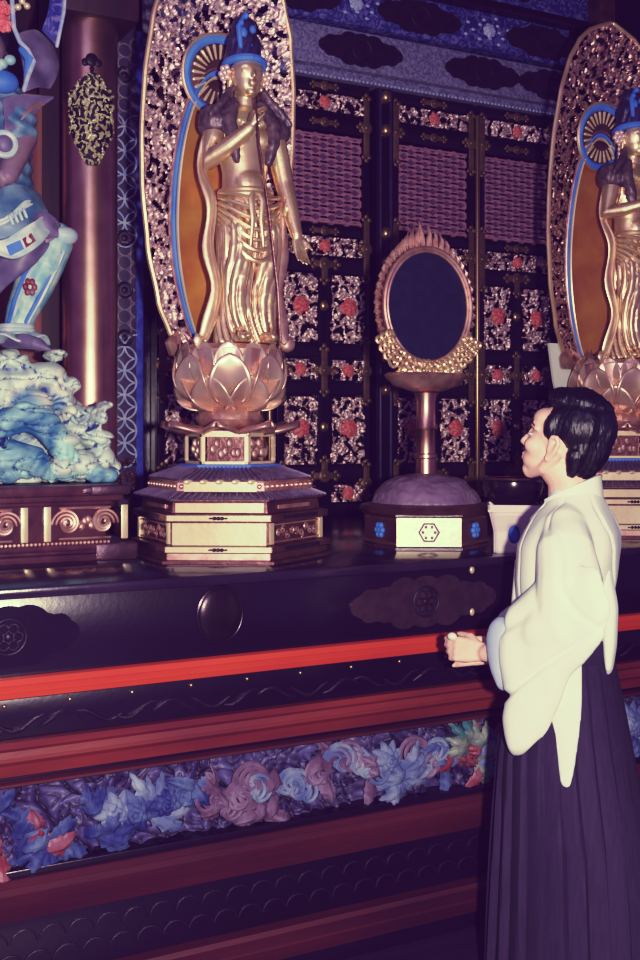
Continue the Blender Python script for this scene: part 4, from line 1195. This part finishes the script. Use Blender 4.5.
# armour coat and skirts
mb = MB()
mb.tube([gl(-22, 98, 3.62), gl(-12, 150, 3.6), gl(-8, 200, 3.59), gl(-4, 222, 3.58)], [.12, .135, .13, .16], 20)
mb.tube([gl(3, 100, 3.56), gl(16, 128, 3.5)], [.066, .07], 14)
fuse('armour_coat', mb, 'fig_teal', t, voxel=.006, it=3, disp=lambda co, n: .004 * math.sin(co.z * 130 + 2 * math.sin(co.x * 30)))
def clothsheet(name, grid, m, amp=.006, fr=60, solid=.012):
    """grid: rows of (px,py,Y) control points -> smooth sheet"""
    R_ = len(grid); Cn = len(grid[0])
    G = [[Vector(gl(*p)) for p in row] for row in grid]
    def cr(p0, p1, p2, p3, u): return .5 * ((2 * p1) + (p2 - p0) * u + (2 * p0 - 5 * p1 + 4 * p2 - p3) * u * u + (3 * p1 - p0 - 3 * p2 + p3) * u ** 3)
    def row(i, u):
        x = u * (Cn - 1); k = min(Cn - 2, int(x)); f = x - k; r_ = G[i]
        return cr(r_[max(0, k - 1)], r_[k], r_[k + 1], r_[min(Cn - 1, k + 2)], f)
    def fn(u, v):
        y = v * (R_ - 1); k = min(R_ - 2, int(y)); f = y - k
        q = [row(max(0, k - 1), u), row(k, u), row(k + 1, u), row(min(R_ - 1, k + 2), u)]
        p = cr(*q, f)
        return p + Vector((0, -amp * math.sin(u * fr * .5 + 2 * math.sin(v * 4)), 0))
    o_ = obj(name, MB().sheet(60, 40, fn), m, t, sm=0); smooth(o_, 0); solidify(o_, solid); return o_
clothsheet('skirt_panel', [[(-30, 195, 3.48), (-5, 190, 3.44), (20, 185, 3.44), (38, 195, 3.5)], [(-35, 220, 3.44), (-5, 222, 3.40), (25, 208, 3.40), (45, 208, 3.48)], [(-40, 235, 3.44), (-5, 240, 3.4), (25, 228, 3.4), (47, 214, 3.48)]], 'fig_teal', .005, 30)
clothsheet('skirt_border', [[(-40, 236, 3.43), (-8, 241, 3.385), (12, 236, 3.385), (34, 222, 3.4), (46, 212, 3.46)], [(-40, 248, 3.43), (-8, 254, 3.38), (18, 258, 3.38), (40, 243, 3.4), (52, 226, 3.46)]], 'fig_white', .003, 20)
clothsheet('blue_border_patch', [[(6, 246, 3.374), (20, 240, 3.374)], [(10, 256, 3.374), (24, 249, 3.374)]], 'blue', 0, 1, .004)
clothsheet('red_border_patch', [[(22, 239, 3.378), (31, 233, 3.385)], [(26, 248, 3.378), (36, 241, 3.385)]], 'frieze_red', 0, 1, .004)
clothsheet('white_collar_tassel', [[(-4, 222, 3.38), (10, 214, 3.38), (24, 202, 3.40), (32, 200, 3.42)], [(0, 226, 3.375), (12, 219, 3.375), (26, 208, 3.395), (33, 204, 3.42)]], 'fig_white', .002, 20, .006)
mb = MB()
for q in range(4):
    mb.tube([gl(10 + q * 4.5, 216 - q * 2.2, 3.37), gl(13 + q * 4.5, 224 - q * 2.4, 3.37)], .005, 6)
obj('hanging_tassels', mb, 'fig_white', t)
clothsheet('flowing_underskirt', [[(-10, 250, 3.46), (15, 252, 3.44), (40, 240, 3.44), (58, 226, 3.48)], [(-15, 275, 3.5), (8, 272, 3.46), (34, 262, 3.44), (50, 244, 3.46)], [(-25, 315, 3.52), (-8, 300, 3.5), (10, 280, 3.47), (30, 268, 3.45)]], 'fig_grey', .006, 26)
clothsheet('robe_sash', [[(28, 212, 3.42), (45, 212, 3.43), (62, 228, 3.46)], [(34, 236, 3.42), (48, 238, 3.43), (64, 236, 3.46)]], 'fig_grey', .004, 20)
# boot leg
mb = MB()
mb.tube([gl(56, 240, 3.5), gl(44, 264, 3.5), gl(34, 285, 3.52), gl(22, 312, 3.55), gl(17, 330, 3.56)], [.058, .064, .062, .05, .042], 18)
lg = fuse('patterned_legging', mb, 'fig_boot', t, voxel=.005, it=2)
for dx, m_ in ((-15, 'blue'), (-11, 'fig_white'), (13, 'blue'), (17, 'fig_white')):
    obj('legging_trim', MB().tube([gl(50 + dx * .8, 252, 3.45), gl(38 + dx * .9, 275, 3.455), gl(27 + dx * .8, 300, 3.475), gl(18 + dx * .6, 322, 3.51)], .0065, 6), m_, lg)
mb = MB()
c = Vector(gl(30, 287, 3.448))
for k in range(6):
    a = k * PI / 3; mb.ell(c + Vector((.014 * math.cos(a), -.002, .014 * math.sin(a) * 1.3)), (.009, .008, .012), 8, 6)
obj('red_flower_emblem', mb, 'frieze_red', lg)
obj('knee_cuff', MB().ell(gl(64, 236, 3.47), (.045, .04, .03)), 'fig_white', t)
mb = MB(); mb.torus(gl(16, 327, 3.55), .05, .008, axis='z'); mb.torus(gl(16, 331, 3.55), .054, .008, axis='z')
mb.loops([[tuple(Vector(gl(16, 335, 3.55)) + Vector((r_ * math.cos(a * PI / 16) * (1.25 if math.cos(a * PI / 16) > 0 else 1), r_ * math.sin(a * PI / 16), z_ - .012 * math.cos(a * PI / 4)))) for a in range(32)] for z_, r_ in ((.0, .052), (-.012, .085), (-.018, .086), (-.02, .05))])
obj('ankle_flare', mb, 'fig_white', t)
mb = MB()
mb.tube([gl(8, 342, 3.56), gl(24, 341, 3.50), gl(38, 344, 3.44), gl(50, 350, 3.41)], [.03, .036, .028, .008], 14, flat=.7)
fuse('boot_foot', mb, 'fig_grey', t, voxel=.005, it=2)
mb = MB(); mb.tube([gl(-62, 342, 3.64), gl(-50, 342, 3.56), gl(-44, 346, 3.5)], [.03, .034, .012], 14, flat=.7)
fuse('boot_foot', mb, 'fig_grey', t, voxel=.006, it=2)
# shoulder cloth, streaming ribbon, hair ornaments
clothsheet('shoulder_cloth', [[(16, 36, 3.56), (36, 30, 3.58), (52, 48, 3.6)], [(22, 62, 3.52), (40, 62, 3.54), (58, 66, 3.58)], [(24, 92, 3.52), (38, 88, 3.54), (50, 88, 3.58)]], 'fig_grey', .006, 16)
clothsheet('pointed_sleeve', [[(2, 100, 3.46), (24, 94, 3.46), (54, 98, 3.48)], [(4, 122, 3.45), (20, 112, 3.45), (46, 104, 3.47)], [(4, 140, 3.45), (14, 128, 3.45), (34, 112, 3.46)]], 'fig_grey', .004, 12)
clothsheet('sleeve_edge', [[(17, 127, 3.44), (30, 112, 3.44), (46, 104, 3.45)], [(15, 128, 3.44), (28, 109, 3.44), (38, 102, 3.45)]], 'gold_rose', 0, 12, .005)
clothsheet('blue_ribbon', [[(52, -20, 3.5), (66, -20, 3.5)], [(48, 10, 3.5), (63, 12, 3.5)], [(42, 30, 3.5), (56, 46, 3.5)]], 'brocade_blue', .003, 4, .008)
mb = MB().tube([gl(66, -20, 3.49), gl(64, 12, 3.49), (Vector(gl(57, 46, 3.49)))], .006, 6); obj('ribbon_edge', mb, 'pale_blue', t)
mb = MB()
mb.tube([gl(12, 0, 3.5), gl(14, 28, 3.5), gl(20, 42, 3.5), gl(28, 50, 3.49), (gl(34, 62, 3.48)), gl(28, 76, 3.48), gl(24, 90, 3.49)], .0075, 8)
obj('curling_cord', mb, 'pale_blue', t)
mb = MB(); mb.tube([gl(22, 50, 3.5), gl(30, 60, 3.49), gl(26, 78, 3.49)], [.012, .018, .008], 8); obj('blue_cloth_fold', mb, 'blue', t)
mb = MB(); mb.ell(gl(4, 82, 3.46), (.045, .03, .035)); obj('blue_shoulder_plate', mb, 'blue', t)
mb = MB()
for (px, py) in ((2, 64), (10, 60), (-2, 66)): mb.ell(gl(px, py, 3.45), (.018, .016, .016))
obj('pale_shoulder_knobs', mb, 'fig_boot', t)
mb = MB(); mb.torus(gl(4, 144, 3.4), .034, .010); obj('pale_ring', mb, 'fig_white', t)
obj('ring_boss', MB().ell(gl(4, 144, 3.4), (.026, .018, .028)), 'fig_grey', t)
mb = MB()
for (px, py, r_) in ((2, 8, .03), (4, 24, .03), (-4, 16, .03)): rosette(mb, gl(px, py, 3.5)[0], gl(px, py, 3.5)[1], gl(px, py, 3.5)[2], r_, px)
obj('red_hair_flowers', mb, 'flower_red', t)
mb = MB()
for (px, py) in ((18, 7), (27, 6), (22, 1)): mb.ell(gl(px, py, 3.5), (.011, .01, .011))
obj('white_hair_flowers', mb, 'gold_cream', t)
mb = MB().tube([gl(-14, 40, 3.6), gl(-14, 20, 3.62)], [.07, .045], 14); mb.tube([gl(0, 30, 3.56), gl(20, 4, 3.52)], [.012, .006], 6)
obj('hair_and_helmet', mb, 'hairdark', t)

# ------------------------------------------------------------------ the man
MP = Vector((1.948, 2.31, 0)); MR = 130
man = thing('person', 'standing man in white kimono top and dark hakama looking up at the altar', 'person', MP, math.radians(MR))
Fm = Vector((math.cos(math.radians(MR)), math.sin(math.radians(MR)), 0)); Lm = Vector((-Fm.y, Fm.x, 0))
# head pose
HC_ = Vector((.014, .0, 1.516))
HR = Matrix.Rotation(math.radians(-4), 4, 'Z') @ Matrix.Rotation(math.radians(-18), 4, 'Y') @ Matrix.Scale(.96, 4)
HT = Matrix.Translation(HC_) @ HR
def hp(x, y, z): return HT @ Vector((x, y, z))
mb = MB()
# torso, pelvis, legs
mb.loops([[(cx + rx * math.cos(2 * PI * i / 32), ry * math.sin(2 * PI * i / 32), z) for i in range(32)] for z, rx, ry, cx in
          [(.84, .10, .15, -.01), (.92, .105, .16, -.01), (1.05, .09, .13, 0), (1.18, .10, .145, 0), (1.25, .095, .145, -.01), (1.32, .07, .11, -.015), (1.37, .05, .07, -.015)]])
for s_ in (-1, 1):
    mb.tube([(-.01, s_ * .09, .86), (.0, s_ * .10, .5), (-.01, s_ * .10, .28), (-.02, s_ * .10, .09)], [.082, .056, .05, .034], 16)
    mb.tube([(-.05, s_ * .10, .035), (.02, s_ * .105, .04), (.13, s_ * .12, .025)], [.034, .036, .024], 12)
mb.tube([(-.018, 0, 1.35), (-.010, 0, 1.42), hp(-.022, 0, -.06)], [.062, .056, .056], 18)
# arms
WL, WR_ = Vector((.185, .125, .965)), Vector((.178, -.02, .972))
mb.tube([(-.03, .15, 1.30), (-.07, .235, 1.09)], [.044, .04], 14); mb.tube([(-.07, .235, 1.09), (.06, .19, 1.02), WL], [.042, .036, .023], 14)
mb.tube([(-.03, -.15, 1.30), (-.03, -.225, 1.09)], [.044, .04], 14); mb.tube([(-.03, -.225, 1.09), (.1, -.14, 1.02), WR_], [.042, .036, .023], 14)
# head
T0 = mb.T; mb.T = HT
mb.ell((-.012, 0, .032), (.094, .074, .086), 26, 18)
mb.ell((.035, 0, -.02), (.055, .058, .07), 22, 16)
mb.ell((.030, 0, -.062), (.058, .050, .040), 22, 14)
mb.ell((.060, 0, -.092), (.021, .022, .019)); mb.tube([(.055, 0, -.098), (.01, .048, -.072), (-.012, .060, -.03)], [.02, .017, .018], 10)
mb.tube([(.055, 0, -.098), (.01, -.048, -.072), (-.012, -.060, -.03)], [.02, .017, .018], 10)
mb.ell((.052, 0, .055), (.040, .055, .035))
mb.tube([(.082, 0, .022), (.091, 0, -.004), (.100, 0, -.022)], [.008, .009, .0105], 10)
for s_ in (-1, 1):
    mb.ell((.090, s_ * .010, -.027), (.010, .008, .007)); mb.ell((.056, s_ * .038, -.022), (.030, .022, .024))
    mb.tube([(.080, s_ * .012, .030), (.078, s_ * .034, .034), (.062, s_ * .052, .028)], .008, 8)
    # ear
    er = Matrix.Rotation(math.radians(12), 4, 'Y')
    mb.tube([(-.002, s_ * .074, -.036), (-.014, s_ * .084, -.014), (-.018, s_ * .089, .008), (-.010, s_ * .090, .024), (.004, s_ * .086, .022), (.010, s_ * .078, .008)], [.009, .0075, .0075, .0075, .007, .006], 8)
    mb.ell((.0, s_ * .076, -.008), (.014, .006, .026)); mb.ell((.002, s_ * .076, -.038), (.010, .007, .012))
mb.ell((.0845, 0, -.055), (.010, .016, .006)); mb.ell((.083, 0, -.066), (.010, .015, .0065))
mb.T = T0
# hands clasped
dL = Vector((.80, -.46, .10)); dR = Vector((.85, .30, -.1))
hand(mb, WL + Vector((.006, -.004, .003)), (.95, -.14, .0), (.1, -1, -.25), .165, .44, thumb=-1, r=.0088)
hand(mb, WR_ + Vector((.0, 0, -.03)), (.95, .10, -.1), (0, 1, .1), .165, .5, thumb=1, r=.0095)
fuse('body', mb, 'skin', man, voxel=.004, it=3)
mb = MB(); mb.T = HT
for s_ in (-1, 1): mb.ell((.0785, s_ * .030, .006), (.009, .012, .0045))
obj('eyes', mb, 'white_wood', man)
mb = MB(); mb.T = HT
for s_ in (-1, 1): mb.ell((.0862, s_ * .030, .0062), (.003, .005, .0042))
for s_ in (-1, 1): mb.tube([(.088, s_ * .014, .034), (.085, s_ * .034, .039), (.070, s_ * .053, .033)], [.0025, .0035, .002], 6)
obj('eyebrows_and_pupils', mb, 'eye', man)
# hair
mb = MB(); mb.T = HT
mb.ell((-.044, 0, .066), (.098, .090, .092), 28, 20)
mb.ell((-.074, 0, .018), (.066, .078, .078), 24, 16)
mb.ell((-.076, 0, -.022), (.046, .066, .056), 20, 14)
mb.ell((.002, 0, .122), (.066, .066, .036), 20, 14); mb.ell((-.03, 0, .135), (.082, .072, .034), 20, 14)
mb.ell((.040, -.035, .114), (.034, .04, .024)); mb.ell((.034, .02, .118), (.032, .045, .024))
for s_ in (-1, 1):
    mb.ell((.006, s_ * .062, .055), (.038, .022, .046)); mb.tube([(.012, s_ * .072, .04), (.008, s_ * .074, .012)], [.013, .007], 8)
    mb.tube([(-.066, s_ * .062, -.01), (-.066, s_ * .052, -.055)], [.026, .018], 10)
def hd(co, n):
    q = HT.inverted() @ co
    return .0045 * nz(q.x * 40, q.y * 40, q.z * 14) + .008 * nz(q.x * 13, q.y * 13, q.z * 9) + .0025 * nz(q.x * 110, q.y * 110, q.z * 30)
fuse('hair', mb, 'hair', man, voxel=.004, it=1, disp=hd)

# kimono: torso + shoulders + upper sleeve + hanging sleeve bag in one cloth surface
PXM = 400.0
def sv(px, py, dy=0):                      # place of a cloth point in the sleeve plane
    hh = (565 - px) / PXM
    x = (hh - .036) / .917
    return x, EYE - (py - 430) / PXM
def splace(off):
    def pl(a, b, t):
        y = .235 - .40 * a + off + .10 * max(0, -a)
        return (a + .37 * t, y + .93 * t, b)
    return pl
mb = MB()
tors = [(.93, .115, .165, .0), (1.0, .118, .170, .0), (1.08, .124, .18, .0), (1.16, .132, .195, -.004), (1.25, .134, .205, -.012), (1.285, .124, .196, -.02), (1.33, .10, .16, -.026), (1.36, .08, .115, -.03), (1.385, .068, .085, -.03), (1.40, .062, .07, -.03)]
mb.loops([[(cx + rx * math.copysign(abs(math.cos(2 * PI * i / 48)) ** .9, math.cos(2 * PI * i / 48)), ry * math.sin(2 * PI * i / 48), z) for i in range(48)] for z, rx, ry, cx in tors])
for s_ in (-1, 1):
    mb.tube([(-.025, s_ * .12, 1.305), (-.035, s_ * .185, 1.255), (-.05 + .02 * (s_ < 0), s_ * (.222 - .02 * (s_ < 0)), 1.18), (-.045 + .03 * (s_ < 0), s_ * (.222 - .03 * (s_ < 0)), 1.08)], [.06, .072, .082, .078], 18)
# left sleeve bag
pl = [sv(*p) for p in ((509, 612), (505, 628), (500, 644), (501, 664), (505, 684), (509, 704), (504, 728), (508, 748), (514, 764), (532, 756), (550, 734), (560, 705), (572, 672), (590, 648), (604, 628), (612, 600), (600, 560), (560, 560), (530, 590))]
mb.pillow(pl, (sv(545, 640), sv(530, 700)), .04, splace(.0), rings=8, n=90)
# second layer: inner sleeve edge step
mb.tube([(-.055, .235, 1.08), (.02, .205, 1.045), (.085, .175, 1.01)], [.078, .068, .05], 18)
# right sleeve bag (far side)
def rplace(a, b, t): return (a + .3 * t, -.20 + .40 * max(0, a) * .9 + .93 * t, b)
pr = [(-.1, 1.2), (-.1, 1.0), (-.06, .86), (.04, .76), (.12, .80), (.17, .90), (.185, 1.03), (.12, 1.08)]
mb.pillow(pr, ((.02, .95), (.05, 1.0)), .045, rplace, rings=6, n=60)
mb.tube([(-.02, -.20, 1.08), (.06, -.17, 1.03), (.15, -.09, 1.01)], [.07, .065, .055], 16)
def kd(co, n):
    x, y, z = co; d = 0
    if y > .04 and z < 1.14:      # sleeve: slanting folds from the elbow down to the cuff tip
        a = (x * .75 + z * .95)
        w = min(1, (1.14 - z) / .15) * min(1, (y - .04) / .07)
        d += w * (-.015 * max(0, 1 - abs(math.sin(a * 17 + .8 * nz(x * 5, z * 5))) * 3.2) + .006 * nz(x * 14, y * 6, z * 9))
    if z > 1.0:
        a = math.atan2(y, x)
        d += -.007 * max(0, 1 - abs(math.sin(a * 3.5 + z * 5 + nz(x * 6, y * 6, z * 4) * 2)) * 4) * min(1, (z - 1.0) / .1) * min(1, max(0, 1.40 - z) / .08)
    d += .004 * nz(co.x * 16, co.y * 16, co.z * 8) 
    return d
fuse('white_kimono', mb, 'kimono', man, voxel=.0055, it=7, disp=kd)
# pale lining seen inside the cuff
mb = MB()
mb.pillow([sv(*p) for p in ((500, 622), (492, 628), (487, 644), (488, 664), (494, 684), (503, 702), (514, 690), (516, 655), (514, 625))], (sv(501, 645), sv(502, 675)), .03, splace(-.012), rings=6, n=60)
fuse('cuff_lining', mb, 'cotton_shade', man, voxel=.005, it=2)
# collar
mb = MB()
cl = []
for k in range(25):
    a = -2.5 + 5.0 * k / 24   # from front left around the back to front right
    back = (1 + math.cos(a)) / 2
    cl.append((-.028 - .074 * math.cos(a) + .01, -.078 * math.sin(a), 1.388 + .032 * back - .04 * (1 - back)))
rings = []
for k, p in enumerate(cl):
    p = Vector(p); c = Vector((-.02, 0, p.z)); o_ = (p - c).normalized()
    rings.append([p + o_ * .010 + Vector((0, 0, -.045)), p + o_ * .004 + Vector((0, 0, .016)), p - o_ * .004 + Vector((0, 0, .016)), p - o_ * .0 + Vector((0, 0, -.045))])
mb.loops(rings)
mb.tube([cl[0], (.074, .03, 1.32), (.118, -.03, 1.2), (.128, -.06, 1.05)], [.012, .016, .018, .018], 8, flat=.5)
mb.tube([cl[-1], (.074, -.03, 1.32), (.118, .03, 1.2), (.125, .06, 1.05)], [.012, .016, .018, .018], 8, flat=.5)
obj('collar', mb, 'kimono', man, sm=60)
# long pointed hanging end below the sleeve and side flap at the back
def tplace(off):
    def pl_(a, b, t): return (a + .2 * t, .212 - .30 * a + off + .97 * t, b)
    return pl_
mb = MB()
poly = [sv(*p) for p in ((545, 690), (547, 715), (552, 742), (556, 772), (560, 792), (569, 792), (572, 770), (577, 735), (580, 700), (580, 665), (578, 640), (560, 650))]
mb.pillow(poly, (sv(562, 690), sv(564, 765)), .016, tplace(-.03), rings=6, n=80)
fuse('hanging_sleeve_end', mb, 'kimono', man, voxel=.005, it=3, disp=lambda co, n: -.004 * max(0, 1 - abs(math.sin((co.z * 1.0 + co.x * 1.2) * 34)) * 3) * (1 if abs(n.x) < .5 else 0))
mb = MB()
poly = [(-.128, 1.22), (-.150, 1.10), (-.146, 1.0), (-.135, .93), (-.12, .915), (-.112, .96), (-.108, 1.05), (-.10, 1.2)]
mb.pillow(poly, ((-.128, 1.0), (-.125, 1.12)), .016, lambda a, b, t: (a, .07 + t * 2.2, b), rings=5, n=50)
fuse('back_flap', mb, 'kimono', man, voxel=.005, it=2)
# hakama
N_ = 240
def hk(z):
    K = [(1.0, .118, .162, .0), (.93, .128, .172, .0), (.86, .145, .185, .002), (.7, .172, .205, .0), (.5, .195, .22, -.012), (.3, .208, .23, -.016), (.12, .216, .235, -.018), (.06, .218, .236, -.018)]
    for (z0, a, b, c), (z1, a1, b1, c1) in zip(K, K[1:]):
        if z >= z1: f = (z0 - z) / (z0 - z1); return a + (a1 - a) * f, b + (b1 - b) * f, c + (c1 - c) * f
    return K[-1][1:]
rings = []
for k in range(41):
    z = 1.0 - .94 * k / 40; rx, ry, cx = hk(z); ring = []
    dep = .004 + .020 * min(1, k / 24)
    for i in range(N_):
        a = 2 * PI * i / N_
        ph = (a * 22 / (2 * PI) + .15 * math.sin(a * 3 + z * 2)) % 1
        saw = (ph if ph < .82 else (1 - ph) / .18 * .82) - .4
        q = 1 + dep * saw / .2 * 1.0
        q += .02 * math.sin(a * 5 + z * 3) * k / 40
        ring.append((cx + rx * q * math.cos(a), ry * q * math.sin(a), z))
    rings.append(ring)
hk_ = obj('hakama', MB().loops(rings, cap=False), 'hakama', man, sm=35); solidify(hk_, .004)
obj('hakama_waistband', MB().loops([[(.0 + r_ * .122 * math.cos(2 * PI * i / 48), r_ * .166 * math.sin(2 * PI * i / 48), z_) for i in range(48)] for z_, r_ in ((.955, 1.04), (.965, 1.06), (1.0, 1.06), (1.01, 1.03))]), 'hakama', man)

# beads held in the hands
bw = Vector((.277, .122, 1.003))
t = obj('bead', MB().ell((0, 0, 0), (.013, .010, .0105)), 'bead', None, loc=MP + Fm * bw.x + Lm * bw.y + Vector((0, 0, bw.z)), rz=math.radians(MR))
tag(t, 'small white oval bead held between the thumb and finger of the man', 'bead')

# ------------------------------------------------------------------ camera, lights, world
cam = bpy.data.cameras.new('camera'); co = bpy.data.objects.new('camera', cam); C.objects.link(co)
cam.sensor_fit = 'VERTICAL'; cam.sensor_height = 36; cam.sensor_width = 24; cam.lens = F / 960 * 36
cam.shift_y = -(480 - HY) / 960
co.location = (0, 0, EYE); co.rotation_euler = (PI / 2, 0, -PSI)
bpy.context.scene.camera = co
cam.clip_start = .05
def light(name, kind, loc, energy, col, **k):
    l = bpy.data.lights.new(name, kind); l.energy = energy; l.color = col
    for a, b in k.items(): setattr(l, a, b)
    o = bpy.data.objects.new(name, l); C.objects.link(o); o.location = loc; return o
light('camera_flash', 'POINT', (.20 * CP, -.20 * SP, EYE + .02), 480, (1, .94, .84), shadow_soft_size=.035)
a = light('ambience_fill', 'AREA', (-1.0, .2, 3.9), 26, (.62, .55, 1.0), shape='RECTANGLE', size=2.6, size_y=2.0)  # soft violet fill added for ambience, not a source in the hall
a.rotation_euler = (Vector((2.4, 3.6, 1.0)) - Vector((-1.0, .2, 3.9))).to_track_quat('-Z', 'Y').to_euler()
w = bpy.data.worlds.new('world'); bpy.context.scene.world = w; w.use_nodes = True
bg = w.node_tree.nodes['Background']; bg.inputs[0].default_value = (.30, .17, .50, 1); bg.inputs[1].default_value = .34
vs = bpy.context.scene.view_settings
vs.view_transform = 'Standard'; vs.look = 'None'; vs.exposure = 0; vs.gamma = 1
vs.use_curve_mapping = True
cm = vs.curve_mapping
def setc(i, pts):
    c = cm.curves[i]
    c.points[0].location = pts[0]; c.points[1].location = pts[-1]
    for p in pts[1:-1]: c.points.new(*p)
# film response in linear light: lifted violet blacks, cream whites
setc(0, [(0, .010), (.06, .054), (.25, .265), (.8, .76), (1, .80)])
setc(1, [(0, .002), (.06, .038), (.25, .225), (.8, .73), (1, .79)])
setc(2, [(0, .021), (.06, .066), (.25, .26), (.8, .55), (1, .585)])
cm.update()
